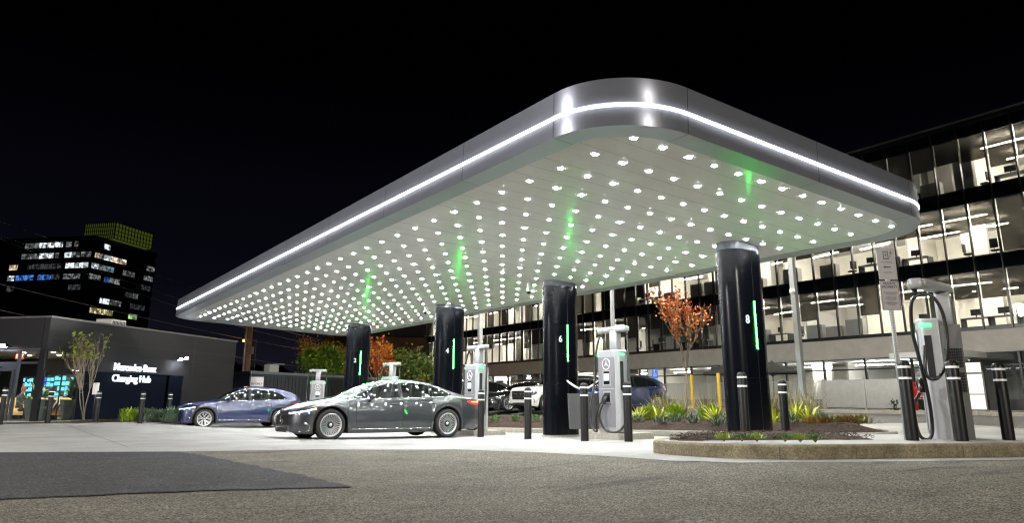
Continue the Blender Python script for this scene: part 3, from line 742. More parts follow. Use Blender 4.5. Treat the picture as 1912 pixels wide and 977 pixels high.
b = B(mat('lounge_wall', (.018, .019, .026), .35)); b.box(6.8, TH, 0, 7, 14, 2.75); b.box(.13, 9.5, 0, 6.8, 9.7, 2.75); b.build('inner_wall', HB)
b = B(glow('lounge_downlight', (1, .86, .62), 520.))
for xx in (1.0, 2.6, 4.4):
    for yy in (.9, 2.3, 3.8, 5.4): b.lathe([(0, 2.742), (.075, 2.742)], (xx, yy, 0), 10)
fixn(b.build('downlights', HB))
# coloured screens on the lounge's back wall
for (px, py, w_, h, c, s, lab) in ((51, 723, .42, .85, (.1, .55, 1), 2.2, 'tall bright blue screen on the dark lounge wall left of the corner column'), (88, 722, .5, .8, (.02, .12, 1), 1.6, 'deep blue lit display panel just right of the corner column'), (103, 723, .8, .95, (.1, .6, .9), 1.5, 'pale blue lit shelf display behind the lounge sofa'), (118, 721, .8, .9, (.12, .75, .85), 1.3, 'turquoise lit shelf display beside the tall potted plant')):
    P = AT(px, py, 32.6); t = thing('lit_display', lab, 'display', P, HR-1.25)
    q = B(M_dark); q.box(-w_/2-.03, .0, -h/2-.03, w_/2+.03, .08, h/2+.03); q.build('frame', t)
    mm = glow('display_'+lab[:9].replace(' ', '_'), c, s); q = B(mm)
    for i in range(5):
        for j in range(4): 
            if random.random() < .85: q.box(-w_/2+i*w_/5+.01, -.01, -h/2+j*h/4+.015, -w_/2+(i+1)*w_/5-.01, -.003, -h/2+(j+random.uniform(.5, .95))*h/4)
    q.build('lit_shelves', t)
# letters
M_sign = glow('sign_white', (.80, .91, 1), 1.3)
SG = thing('channel_letters', 'white lit Mercedes-Benz Charging Hub letters on the dark wall', 'sign', P0, HR)
text('top_line', 'Mercedes-Benz', .44, M_sign, SG, frame((4.70, -.07, 2.17), (1, 0, 0), (0, 0, 1)), .03, .004, sx=.93)
text('bottom_line', 'Charging Hub', .42, M_sign, SG, frame((4.56, -.07, 1.70), (1, 0, 0), (0, 0, 1)), .03, .003, sx=.98)
# side door, lamps, cable tray
b = B(M_hubd); b.box(6.98, -.03, 0, 7.9, .0, 1.95); dd = b.build('door', HB); q = B(mat('steel', (.5, .5, .5), .25, 1)); q.tube([(7.08, -.08, .9), (7.2, -.08, .9)], .015); q.build('handle', dd)
def lampbox(x, y, z, lab, local=True, rz=HR, e=22):
    t = thing('wall_lamp', lab, 'lamp', HB.matrix_basis @ Vector((x, y, z)) if False else P0+Matrix.Rotation(HR, 3, 'Z') @ Vector((x, y, z)), rz)
    q = B(M_frame); q.box(-.12, 0, 0, .12, .14, .12); q.tube([(0, .1, .06), (0, .28, .06)], .02); q.build('housing', t)
    q = B(glow('lamp_lens', (.9, .95, 1), 45.)); q.box(-.10, -.006, .01, .10, -.001, .10); q.box(-.1, .01, -.006, .1, .12, -.001); q.build('lens', t)
    ld = bpy.data.lights.new('lamp', 'SPOT'); ld.energy = e; ld.color = (.85, .92, 1); ld.spot_size = R(150); ld.spot_blend = .6; ld.shadow_soft_size = .08
    lo = bpy.data.objects.new('bulb', ld); col.objects.link(lo); lo.parent = t; lo.location = (0, .0, -.05); lo.rotation_euler = (R(8), 0, 0)
lampbox(7.3, -.3, 2.66, 'left one of two bright lamps on arms beside the hub letters')
lampbox(7.68, -.3, 2.72, 'right one of two bright lamps on arms beside the hub letters')
t_ = P0+Matrix.Rotation(HR, 3, 'Z') @ Vector((-.3, 2.1, 2.8))
def lamp2(x, y, z, lab, e=26):
    t = thing('wall_lamp', lab, 'lamp', P0+Matrix.Rotation(HR, 3, 'Z') @ Vector((x, y, z)), HR-PI/2)
    q = B(M_frame); q.box(-.12, 0, 0, .12, .14, .12); q.tube([(0, .1, .06), (0, .3, .06)], .02); q.build('housing', t)
    q = B(glow('lamp_lens', (.9, .95, 1), 45.)); q.box(-.10, -.006, .01, .10, -.001, .10); q.box(-.1, .01, -.006, .1, .12, -.001); q.build('lens', t)
    ld = bpy.data.lights.new('lamp', 'SPOT'); ld.energy = e; ld.color = (.8, .88, 1); ld.spot_size = R(150); ld.spot_blend = .6; ld.shadow_soft_size = .08
    lo = bpy.data.objects.new('bulb', ld); col.objects.link(lo); lo.parent = t; lo.location = (0, 0, -.05)
lamp2(-.3, 2.3, 2.78, 'bright lamp above the lounge door at the picture edge'); lamp2(-.3, 1.75, 2.76, 'bright lamp above the lounge transom near the exit sign')
# exit sign
t = thing('exit_sign', 'small red EXIT sign glowing behind the lounge transom', 'sign', P0+Matrix.Rotation(HR, 3, 'Z') @ Vector((.5, 1.72, 2.45)), HR-PI/2)
q = B(M_dark); q.box(-.2, .0, -.12, .2, .05, .12); q.build('box', t)
q = B(glow('exit_red', (1, .03, .01), 1.6)); q.box(-.19, -.008, -.11, .19, -.001, .11); q.build('face', t)
text('letters', 'EXIT', .17, glow('exit_letter', (1, .6, .4), 3.), t, frame((0, -.012, 0), (1, 0, 0), (0, 0, 1)), .002, .004)
# roof unit
t = thing('rooftop_unit', 'white louvred air unit standing on the hub building roof', 'unit', P0+Matrix.Rotation(HR, 3, 'Z') @ Vector((5.0, 1.4, HT-.15)), HR)
q = B(mat('unit_white', (.5, .5, .48), .5)); q.box(-.45, 0, 0, .45, .8, .62); q.build('casing', t)
q = B(M_dark)
for i in range(9): q.box(-.36+i*.085, -.006, .1, -.31+i*.085, -.001, .54)
q.build('louvres', t)
# lounge furniture
ax = math.atan2(-.5713, .8207)
M_tan = mat('tan_upholstery', (.62, .42, .17), .7, noise=.06, nscale=6)
def sofa(px, lab):
    P = AT(px, 776, 29.9); P.z = .06; t = thing('sofa', lab, 'sofa', P, ax, 'tan sofas in the lounge')
    w_ = 1.6
    q = B(M_tan, True); q.rbox(-w_/2, -.35, .16, w_/2, .35, .44, .05); q.build('seat', t)
    q = B(M_tan, True); q.rbox(-w_/2, .36, .16, w_/2, .56, .86, .05); q.build('backrest', t)
    q = B(M_dark)
    for x_ in (-w_/2+.1, w_/2-.15): q.box(x_, -.3, 0, x_+.05, .5, .159)
    q.build('base', t); return t, P
sofa(14, 'tan sofa at the picture edge behind the lounge door'); sofa(62, 'tan sofa under the seated woman in the lounge'); sofa(104, 'tan sofa just left of the tall potted plant')
def pillow(px, lab):
    P = AT(px, 757, 29.65); P.z = .62; t = tag(bpy.data.objects.new('cushion', None), lab, 'cushion'); 
    q = MB(); st = [mat('cushion_white', (.7, .68, .64), .9), mat('cushion_navy', (.02, .025, .04), .9)]
    for i in range(7): q.use(st[i % 2], True); q.tube([(-.24+i*.069, 0, -.17), (-.22+i*.069, -.03, 0), (-.2+i*.069, 0, .17)], .043, 8)
    o = q.build('cushion'); o.location = P; o.rotation_euler = (R(-12), R(12), ax); tag(o, lab, 'cushion', 'striped cushions on the sofas')
pillow(8, 'striped navy and white cushion on the sofa behind the lounge door'); pillow(107, 'striped navy and white cushion on the sofa beside the potted plant')
M_leaf = mat('green_leaf', (.055, .13, .015), .5, noise=.4, nscale=3, spec=.4)
M_leafy = mat('lime_leaf', (.20, .30, .015), .5, noise=.35, nscale=4)
M_leafd = mat('dark_leaf', (.025, .06, .018), .6, noise=.4, nscale=5)
M_bark = mat('bark', (.16, .12, .09), .9, noise=.3, nscale=20, bump=.5)
def blade(b, p, d, L_, w_, droop=.5, seg=4):
    """one leaf: a strip that bends over"""
    p = Vector(p); d = Vector(d).normalized(); s = d.cross(Vector((0, 0, 1)))
    if s.length < .05: s = Vector((1, 0, 0))
    s.normalize(); vs = []; q = p.copy(); dd = d.copy()
    for i in range(seg+1):
        f = i/seg; ww = w_*(math.sin(PI*min(1, f*.85+.12)))*.5; vs += [q-s*ww, q+s*ww]; q = q+dd*L_/seg; dd = (dd+Vector((0, 0, -droop/seg))).normalized()
    b.add(vs, [(2*i, 2*i+1, 2*i+3, 2*i+2) for i in range(seg)])
def potted(px, py, d, h, n_, lab, wl=.16, ll=.5):
    P = AT(px, py, d); P.z = .05; t = thing('potted_plant', lab, 'plant', P, ax)
    q = B(mat('dark_planter', (.05, .065, .065), .6), True); q.add([(x_*.2, y_*.2, 0) for x_, y_ in ((-1, -1), (1, -1), (1, 1), (-1, 1))]+[(x_*.31, y_*.31, .8) for x_, y_ in ((-1, -1), (1, -1), (1, 1), (-1, 1))], [(0, 1, 5, 4), (1, 2, 6, 5), (2, 3, 7, 6), (3, 0, 4, 7), (4, 5, 6, 7)], False); q.build('planter', t)
    q = B(M_leaf)
    for i in range(n_):
        a = random.uniform(0, 2*PI); e_ = random.uniform(.2, 1.3); r_ = random.uniform(0, .12)
        blade(q, (r_*math.cos(a), r_*math.sin(a), .8+random.uniform(0, h*.5)), (math.cos(a)*math.cos(e_), math.sin(a)*math.cos(e_), math.sin(e_)), random.uniform(.6, 1)*ll, wl, .7)
    q.build('foliage', t)
potted(130, 782, 28.9, .9, 60, 'broad-leaved plant in a tall dark planter behind the side window', .17, .62)
potted(74, 783, 28.6, .6, 30, 'small leafy plant in dark planter behind the corner column', .1, .4)
potted(62, 783, 29.2, .8, 16, 'thin arching palm in dark planter left of the corner column', .05, 1.1)
# table with a small plant
P = AT(48, 783, 29.3); P.z = .05; t = thing('side_table', 'small dark table in front of the sofa beside the woman', 'table', P)
q = B(M_blk, True); q.lathe([(0, .62), (.25, .62), (.25, .65), (0, .65)]); q.build('tabletop', t)
q = B(M_blk, True); q.tube([(0, 0, 0), (0, 0, .62)], .025); q.lathe([(0, .02), (.18, .02), (.18, 0)]); q.build('leg', t)
t = thing('table_plant', 'small lime green plant on the table beside the woman', 'plant', P+Vector((0, 0, .65)))
q = B(M_blk, True); q.lathe([(0, 0), (.06, 0), (.07, .09), (0, .09)]); q.build('pot', t)
q = B(M_leafy)
for i in range(40): a = random.uniform(0, 6.3); blade(q, (0, 0, .08), (math.cos(a), math.sin(a), random.uniform(.3, 2)), .24, .06, .5, 3)
q.build('foliage', t)
# the seated woman
P = AT(35, 776, 29.75); P.z = -.06
wm = bpy.data.meshes.new('person'); V = [(0, .05, .5), (0, .06, .72), (0, .03, .95), (0, -.0, 1.12), (0, -.05, 1.2), (0, -.08, 1.32), (-.1, 0, .48), (-.11, -.42, .52), (-.11, -.42, .1), (-.11, -.54, .05), (.1, 0, .48), (.11, -.42, .52), (.11, -.42, .1), (.11, -.54, .05), (-.17, .02, 1.05), (-.2, -.05, .78), (-.1, -.3, .72), (.17, .02, 1.05), (.2, -.05, .78), (.08, -.3, .72)]
RR = [.13, .12, .13, .06, .05, .095, .09, .075, .045, .04, .09, .075, .045, .04, .055, .045, .035, .055, .045, .035]
E_ = [(0, 1), (1, 2), (2, 3), (3, 4), (4, 5), (0, 6), (6, 7), (7, 8), (8, 9), (0, 10), (10, 11), (11, 12), (12, 13), (2, 14), (14, 15), (15, 16), (2, 17), (17, 18), (18, 19)]
wm.from_pydata(V, E_, []); wo_ = bpy.data.objects.new('person', wm); col.objects.link(wo_)
sk = wo_.modifiers.new('skin', 'SKIN'); 
for i, v in enumerate(wm.skin_vertices[0].data): v.radius = (RR[i], RR[i])
wm.skin_vertices[0].data[0].use_root = True
ss = wo_.modifiers.new('sub', 'SUBSURF'); ss.levels = 2; ss.render_levels = 2
dg = bpy.context.evaluated_depsgraph_get(); me = bpy.data.meshes.new_from_object(wo_.evaluated_get(dg)); bpy.data.objects.remove(wo_)
me.materials.clear()
for m_ in (mat('dark_top', (.05, .06, .07), .9), mat('skin', (.55, .32, .2), .6), mat('dark_trousers', (.03, .028, .03), .9)): me.materials.append(m_)
for p in me.polygons:
    c = p.center; p.use_smooth = True
    p.material_index = 1 if (c.z > 1.13 or (c.y < -.24 and .66 < c.z < .8)) else (2 if c.z < .6 else 0)
pw = bpy.data.objects.new('person', me); col.objects.link(pw); pw.location = P; pw.rotation_euler = (0, 0, R(38))
tag(pw, 'person with a brown bun and dark clothes seated on the lounge sofa', 'person')
q = B(mat('brown_hair', (.16, .07, .03), .7), True); q.lathe([(0, 1.45), (.06, 1.435), (.1, 1.38), (.105, 1.3), (.09, 1.25)], (0, -.045, 0), 14); q.lathe([(0, .06), (.04, .04), (.05, 0), (.04, -.04), (0, -.06)], (0, -.0, 1.47), 10); q.build('hair', pw)
# small notice on a post by the sapling
P = AT(176, 748, 28.6); t = thing('notice_sign', 'small white notice on a thin post behind the bare sapling', 'sign', (P.x, P.y, 0), ax)
q = B(M_white); q.box(-.12, -.01, 1.05, .12, .01, 1.5); q.build('panel', t); q = B(M_mull, True); q.tube([(0, .03, 0), (0, .03, 1.45)], .02); q.build('post', t)
# ------------------------------------------------------------------ enclosure behind the blue car
c0 = Vector((13.03, 46.84, 0)); cl = Vector((12.1, 53.01, 0)); cr_ = Vector((21.36, 51.85, 0)); cr_ = c0+(cr_-c0)*1.9
ENC = thing('utility_enclosure', 'low dark blue-grey walled enclosure with a metal cap behind the blue car', 'enclosure', c0)
M_enc = mat('ribbed_panel_lit', (.10, .13, .19), .55, .1, noise=.12, nscale=1.5)  # left wall: the bluish light on it is mixed into this paler colour
M_encd = mat('ribbed_panel_shaded', (.045, .055, .06), .6, noise=.12, nscale=1.5)  # right wall: same ribbed panel, painted darker for its unlit side
def wall2(name, a, c, z0, z1, m, th=.15, rib=.35):
    d = (c-a); L_ = d.length; ang = math.atan2(d.y, d.x); T = Matrix.Translation(a-c0) @ Matrix.Rotation(ang, 4, 'Z')
    q = B(m); q.box(.01, -th/2, z0, L_, th/2, z1, T)
    x = .1
    while x < L_-.2: q.box(x, -th/2-.03, z0+.02, x+rib*.45, -th/2-.001, z1-.15, T); q.box(x, th/2+.001, z0+.02, x+rib*.45, th/2+.03, z1-.15, T); x += rib
    o = q.build(name, ENC)
    q = B(mat('enclosure_cap', (.24, .27, .31), .4, .5)); q.box(-.08, -th/2-.06, z1, L_+.05, th/2+.06, z1+.16, T); q.build('cap', ENC)
wall2('wall', c0, cl, -.3, 2.47, M_enc); wall2('wall', c0, cr_, -.3, 2.47, M_encd)
t = thing('leaning_board', 'pale tall panel leaning on the enclosure above the blue car windscreen', 'panel', AT(427, 730, 46.5), 1.7)
q = B(M_sf); q.box(-.3, -.03, -1.6, .3, .03, .9); q.build('panel', t)
P = AT(480, 714, 41); t = thing('notice_sign', 'white square notice with small black letters above the blue car roof', 'sign', (P.x, P.y, 0), ax)
q = B(M_white); q.box(-.36, -.02, P.z-.25, .36, .02, P.z+.28); q.build('panel', t); q = B(M_mull, True); q.tube([(0, .04, 0), (0, .04, P.z+.2)], .025); q.build('post', t)
text('lettering', 'EV ONLY', .15, M_blk, t, frame((0, -.025, P.z-.1), (1, 0, 0), (0, 0, 1)), .001, .004)
P = AT(507, 690, 56); t = thing('rooftop_unit', 'small white box unit on top of the dark enclosure', 'unit', P, .4)
q = B(mat('unit_white', (.5, .5, .48), .5)); q.box(-.45, -.3, -1.8, .45, .3, .35); q.use(M_alu).box(-.2, -.4, .36, .9, .3, .45); q.build('casing', t)
# ------------------------------------------------------------------ far office tower
TC = AT(153, 600, 250); TC.z = 0; tr = Vector((.73, .683, 0)).normalized(); tl = Vector((-tr.y, tr.x, 0))
TW = thing('office_tower', 'distant dark office tower with scattered lit windows and a green lit crown', 'building', TC, math.atan2(tr.y, tr.x))
def on_face(px, d0, face):
    d = gray(px, 600); n_ = Vector((-face.y, face.x, 0)); s = n_.dot(d0)/n_.dot(Vector((d.x, d.y, 0))); return (Vector((d.x*s, d.y*s, 0))-d0).dot(face)
WR = on_face(276, TC, tr); WL = 62.
HT_ = 60.
b = B(mat('tower_dark', (.012, .012, .014), .5)); b.box(0, 0, -1, WR, WL, 57.2); b.build('wall', TW)
b = B(mat('tower_band', (.012, .012, .017), .5))
for r_ in range(14): b.box(-.25, -.25, 57.4-3.88*r_-1.9-.1, WR+.1, WL, 57.4-3.88*r_-.1)
b.build('floor_band', TW)
def mottled(name, c, s):
    if name in MATS: return MATS[name]
    m = bpy.data.materials.new(name); m.use_nodes = True; n, l = nodes_of(m); n.clear()
    t = n.new('ShaderNodeTexCoord'); v = n.new('ShaderNodeTexVoronoi'); v.inputs['Scale'].default_value = .9; l.new(t.outputs['Object'], v.inputs['Vector'])
    sp = n.new('ShaderNodeSeparateColor'); l.new(v.outputs['Color'], sp.inputs[0]); p = n.new('ShaderNodeMath'); p.operation = 'POWER'; p.inputs[1].default_value = 1.6; l.new(sp.outputs[0], p.inputs[0])
    q = n.new('ShaderNodeMath'); q.operation = 'MULTIPLY_ADD'; q.inputs[1].default_value = s*1.7; q.inputs[2].default_value = s*.12; l.new(p.outputs[0], q.inputs[0])
    e = n.new('ShaderNodeEmission'); e.inputs[0].default_value = (*c, 1); l.new(q.outputs[0], e.inputs[1]); o = n.new('ShaderNodeOutputMaterial'); l.new(e.outputs[0], o.inputs[0]); MATS[name] = m; return m
MW = {'w': mottled('tower_white_window', (.85, .95, 1), .75), 'd': mottled('tower_dim_window', (.7, .75, .75), .13), 'y': mottled('tower_yellow_window', (1, .85, .4), .45), 'o': mottled('tower_warm_window', (1, .8, .6), .8), 't': mottled('tower_teal_window', (.5, .9, 1), .2), 'b': mottled('tower_blue_window', (.08, .3, 1), .35), 'g': mottled('tower_green_window', (.6, 1, .4), .4), 'v': mottled('tower_faint_window', (.5, .55, .6), .04)}
Rw = [(1, 697, 743, 'w'), (2, 635, 665, 'y'), (2, 668, 705, 'd'), (2, 707, 758, 'w'), (2, 762, 880, 'o'), (2, 1040, 1100, 'd'), (3, 620, 672, 'w'), (3, 676, 735, 'd'), (3, 740, 792, 't'), (3, 865, 955, 'd'), (3, 1028, 1095, 'd'), (4, 610, 640, 'd'), (4, 645, 700, 'd'), (4, 730, 765, 'b'), (4, 770, 850, 'd'), (4, 1018, 1085, 'v'), (5, 900, 955, 'v'), (5, 962, 1000, 'd'), (6, 720, 790, 'w'), (6, 800, 880, 'd'), (6, 950, 1060, 'v'), (7, 655, 828, 'y'), (7, 950, 1012, 'g')]
Lw = [(1, 95, 196, 'd'), (1, 202, 252, 'w'), (1, 262, 378, 'w'), (1, 405, 445, 'd'), (1, 468, 496, 'd'), (2, 80, 208, 'd'), (2, 215, 320, 'w'), (2, 335, 360, 'd'), (2, 405, 455, 'w'), (2, 460, 520, 'd'), (2, 530, 607, 'd'), (3, 2, 62, 'y'), (3, 140, 390, 'v'), (3, 425, 595, 'w'), (4, 2, 50, 'w'), (4, 62, 195, 'b'), (4, 227, 325, 'b'), (4, 330, 390, 'v'), (4, 420, 545, 'd'), (5, 10, 60, 'v'), (5, 470, 560, 'v')]
def zrow(r): return 57.4-3.88*r-.1
for L_, face in ((Rw, 'r'), (Lw, 'l')):
    for r_, a_, c_, k_ in L_:
        f_ = tr if face == 'r' else tl
        u0, u1 = sorted((on_face(a_/3.983, TC, f_), on_face(c_/3.983, TC, f_))); z1 = zrow(r_); z0 = z1-0; 
        q = B(MW[k_]); zz0, zz1 = z1+.05, z1+1.9
        if face == 'r': q.box(u0, -.12, zz0, u1, -.02, zz1)
        else: q.box(-.12, max(.3, u0), zz0, -.02, u1, zz1)
        o = q.build('window', TW)
        q = B(M_dark); n_ = max(1, int((u1-u0)/1.6))
        for i in range(1, n_):
            uu = u0+(u1-u0)*i/n_
            if face == 'r': q.box(uu-.09, -.16, zz0, uu+.09, -.125, zz1)
            else: q.box(-.16, uu-.09, zz0, -.125, uu+.09, zz1)
        if n_ > 1: q.build('window_grid', o)
# green crown: a glazed screen on the roof
CC = AT(212, 450, 262); CC.z = 0; cu0 = (CC-TC).dot(tr); cv0 = (CC-TC).dot(tl)
cw = on_face(265, CC, tr); cl_ = on_face(133, CC, tl)
q = B(glow('crown_green', (.30, .42, .05), .085)); q.box(cu0, cv0, 57.3, cu0+cw, cv0+cl_, 63.2); cro = q.build('crown', TW)
q = B(M_dark)
for i in range(13): x_ = cu0+cw*i/12; q.box(x_-.13, cv0-.2, 57.3, x_+.13, cv0-.01, 63.3)
for i in range(16): y_ = cv0+cl_*i/15; q.box(cu0-.2, y_-.13, 57.3, cu0-.01, y_+.13, 63.3)
for j in range(5):
    z_ = 57.3+j*1.48; q.box(cu0-.24, cv0-.24, z_-.12, cu0+cw, cv0-.205, z_+.12); q.box(cu0-.24, cv0-.2, z_-.12, cu0-.205, cv0+cl_, z_+.12)
q.build('crown_grid', cro)
# far dwelling block behind the trees
P = AT(735, 748, 110); t = thing('apartment_block', 'unlit brown apartment block with gabled roof behind the right-hand trees', 'building', (P.x, P.y, 0), -.2)
q = B(mat('brown_render', (.14, .075, .05), .9, noise=.2, nscale=.5)); q.box(-6, -12, 0, 10, 16, 9.5); q.box(-9, 4, 0, -6, 16, 11); q.build('wall', t)
q = B(M_dark); q.add([(-6.6, -13, 9.5), (10.6, -13, 9.5), (10.6, 17, 9.5), (-6.6, 17, 9.5), (2, -13, 12.6), (2, 17, 12.6)], [(0, 1, 4), (1, 2, 5, 4), (2, 3, 5), (3, 0, 4, 5)]); q.build('roof', t)
for i in range(5):
    for j in range(3):
        q = B(M_spand if (i, j) != (3, 2) else glow('dim_window', (1, .85, .6), .35)); q.box(-6.05, -10+i*4.6, 1.2+j*2.9, -6.001, -8.6+i*4.6, 2.8+j*2.9); q.build('window', t)
# ------------------------------------------------------------------ vehicles
M_tyre = mat('tyre_rubber', (.012, .012, .012), .75, bump=.2, bscale=80)
M_chrome = mat('chrome_trim', (.75, .76, .78), .08, 1)
M_rim = mat('rim_silver', (.62, .63, .65), .3, .75)
M_rimd = mat('rim_dark', (.03, .03, .033), .35, .6)
M_trimb = mat('gloss_black_trim', (.008, .008, .009), .12, 0, coat=1, coat_r=.03)
M_plas = mat('black_plastic', (.018, .018, .018), .6)
M_cglass = glassmat('car_glass', (.34, .37, .38), .07)
M_cglassd = mat('dark_car_glass', (.006, .007, .008), .02, 0, spec=.9, coat=1, coat_r=.01)
M_seat = mat('car_seat_leather', (.34, .31, .28), .6); M_cabin = mat('car_cabin', (.03, .03, .03), .8)
def paint(name, c, metal=.5, rough=.32):
    return mat(name, c, rough, metal, coat=1., coat_r=.004, noise=.04, nscale=150, cior=1.6)
def wheel(parent, x, y, Rt, sgn, style, wd=.25):
    """wheel with its centre at (x, y, Rt); sgn = side the face looks to"""
    rr = Rt*.735
    q = B(M_tyre, True); h = wd/2
    q.lathe([(rr-.02, -h*.8), (rr+.012, -h*.96), (Rt-.045, -h), (Rt-.012, -h*.82), (Rt, -h*.5), (Rt, h*.5), (Rt-.012, h*.82), (Rt-.045, h), (rr+.012, h*.96), (rr-.02, h*.8)], (0, 0, 0), 48, 'y')
    w_ = q.build('wheel', parent); w_.location = (x, y, Rt)
    q = B(M_rimd, True); q.lathe([(0, sgn*h*.15), (rr*.9, sgn*h*.1), (rr-.0, sgn*h*.3)], (0, 0, 0), 40, 'y')
    q.use(M_rim, True); q.lathe([(rr-.035, sgn*h*.55), (rr-.028, sgn*h*.93), (rr-.004, sgn*h*.97), (rr+.002, sgn*h*.8), (rr-.02, sgn*h*.3)], (0, 0, 0), 48, 'y')
    def spoke(a, r0, r1, w0, w1, d0, d1, m, lean=0., th=.018):
        q.use(m, False); ca, sa = math.cos(a), math.sin(a); cb, sb = math.cos(a+lean), math.sin(a+lean)
        t0 = Vector((-sa, 0, ca)); t1 = Vector((-sb, 0, cb)); p0 = Vector((ca*r0, 0, sa*r0)); p1 = Vector((cb*r1, 0, sb*r1))
        vs = []
        for p, t, ww, dd in ((p0, t0, w0, d0), (p1, t1, w1, d1)):
            for s_, o_ in ((-1, 0), (1, 0), (1, -th), (-1, -th)): vs.append(p+t*ww*s_*(1 if o_ == 0 else 1.25)+Vector((0, sgn*(dd+o_), 0)))
        q.add(vs, [(0, 1, 5, 4), (1, 2, 6, 5), (3, 0, 4, 7), (2, 3, 7, 6)])
    if style == 'multi':
        for i in range(28):
            spoke(2*PI*i/28, rr*.30, rr*.955, .0045, .0095, h*.62, h*.86, M_rim)
        q.use(M_rimd, True); q.lathe([(0, sgn*h*.66), (rr*.3, sgn*h*.62), (rr*.34, sgn*h*.45)], (0, 0, 0), 24, 'y')
    else:
        n_ = 5
        for i in range(n_):
            a = 2*PI*i/n_+.3
            for dl_ in (-.17, .17): spoke(a+dl_*.5, rr*.18, rr*.955, .016, .013, h*.6, h*.85, M_rim, dl_*.9)
            spoke(a+.36, rr*.55, rr*.93, .006, .006, h*.6, h*.8, M_rim, .18); spoke(a-.36, rr*.55, rr*.93, .006, .006, h*.6, h*.8, M_rim, -.18)
        q.use(M_rimd, True); q.lathe([(0, sgn*h*.7), (rr*.2, sgn*h*.66), (rr*.24, sgn*h*.4)], (0, 0, 0), 24, 'y')
    q.use(M_rim, True); q.lathe([(0, sgn*h*.74), (.035, sgn*h*.73), (.037, sgn*h*.69)], (0, 0, 0), 16, 'y')
    r_ = q.build('rim', w_); return w_
def star(q, c, r, nrm, up, m=None, th=.010):
    """three-pointed star in a ring"""
    nrm = Vector(nrm).normalized(); up = Vector(up); up = (up-nrm*up.dot(nrm)).normalized(); s = up.cross(nrm); c = Vector(c)
    n_ = 24; ring = [c+(up*math.cos(2*PI*i/n_)+s*math.sin(2*PI*i/n_))*r for i in range(n_+1)]
    q.tube(ring, r*.075, 6)
    for i in range(3):
        a = 2*PI*i/3; d = up*math.cos(a)+s*math.sin(a); p_ = up*math.cos(a+PI/2)+s*math.sin(a+PI/2)
        q.add([c+d*r, c+p_*r*.12, c-p_*r*.12, c+nrm*th+d*r*.06], [(0, 1, 3), (2, 0, 3), (1, 2, 3)], False)
def make_car(spec):
    S_ = spec; Lc, W2, xf, xr, Rt = S_['L'], S_['W']/2, S_['xf'], S_['xr'], S_['Rt']
    t = thing(S_['name'], S_['label'], S_['cat'], S_['loc'], S_['rz'], S_.get('group'))
    T = pchip(*zip(*S_['top'])); SH = pchip(*zip(*S_['shoulder'])); HW = pchip(*zip(*S_['half'])); RW = pchip(*zip(*S_['roofw'])); ZB = pchip(*zip(*S_['bottom']))
    GL = pchip(*zip(*S_['gdrop']))
    ra_ = Rt+.055
    def arch(x):
        z = ZB(x)
        for c in (xf, xr):
            d = abs(x-c)
            if d < ra_: z = max(z, Rt+math.sqrt(ra_*ra_-d*d))
        return z
    NS = 7
    def section(x, n=6, useArch=True):
        w = HW(x)*W2; zb = arch(x) if useArch else ZB(x); zs = SH(x); zt = T(x); rw = RW(x)*W2
        zs = min(zs, zt-.03)
        zb = min(zb, zs-.06)
        zd = zs-zb
        gd = GL(x)
        P = [(w*.955, zb), (w*.985, zb+zd*.10), (w*1.0, zb+zd*.36), (w*.978, zb+zd*.66), (w*.935, zb+zd*.90), (w*.905, zs+.006), (rw+(w*.90-rw)*.45, zs+(zt-gd-zs)*.52), (rw, zt-gd), (rw*.72, zt-gd*.36), (rw*.36, zt-gd*.09), (0, zt)]
        return spl([(0, a, b) for a, b in P], n)
    xs = []
    x = 0.0
    while x < Lc:
        xs.append(x); x += .012 if x < .1 else (.02 if min(abs(x-xf), abs(x-xr)) < ra_+.03 else .045)
        if x > Lc-.12: x = min(x, xs[-1]+.012)
    xs.append(Lc)
    secs = [[Vector((x, v.y, v.z)) for v in section(x)] for x in xs]; nj = len(secs[0])
    def side_y(x, z):
        s = section(x, 6)
        for i in range(nj-1):
            a, b = s[i], s[i+1]
            if (a.z-z)*(b.z-z) <= 0 and abs(b.z-a.z) > 1e-6: return a.y+(b.y-a.y)*(z-a.z)/(b.z-a.z)
        return s[0].y if z < s[0].z else 0
    def front_x(y, z, rear=False):
        y = abs(y); lo, hi = (0., 1.2) if not rear else (0., 1.0)
        f = (lambda d: side_y(d if not rear else Lc-d, z)) 
        def ok(d):
            xx = d if not rear else Lc-d
            return T(xx) >= z and f(d) >= y
        if ok(0): return 0. if not rear else Lc
        for _ in range(18):
            m_ = (lo+hi)/2
            if ok(m_): hi = m_
            else: lo = m_
        return hi if not rear else Lc-hi
    # glazing zones
    gb = pchip(*zip(*S_['wbot'])); gt = pchip(*zip(*S_['wtop'])); wx0, wx1 = S_['wx']
    see = S_.get('see', False)
    ws0, ws1, rw0, rw1 = S_['screen']
    jroof = 7*6
    bm_body = B(S_['paint'], True); scr2 = B(M_cglass if see else M_cglassd, True); scr = B(M_cglass if see else M_cglassd, True)
    for sg in (1, -1):
        vs = [Vector((v.x, v.y*sg, v.z)) for s in secs for v in s]; fs = []; gfs = []; gfs2 = []
        for i in range(len(xs)-1):
            for j in range(nj-1):
                c = (secs[i][j]+secs[i+1][j+1])/2
                f = (i*nj+j, (i+1)*nj+j, (i+1)*nj+j+1, i*nj+j+1)
                if sg == -1: f = f[::-1]
                inside = see and wx0 < c.x < wx1 and j < jroof+1 and gb(c.x)-.005 < c.z < gt(c.x)+.005
                screen = j > jroof+1 and (ws0 < c.x < ws1 or rw0 < c.x < rw1)
                if screen: (gfs if c.x < (ws1+rw0)/2 else gfs2).append(f)
                elif not inside: fs.append(f)
        bm_body.add(vs, fs, True)
        scr.add(vs, gfs, True); scr2.add(vs, gfs2, True)
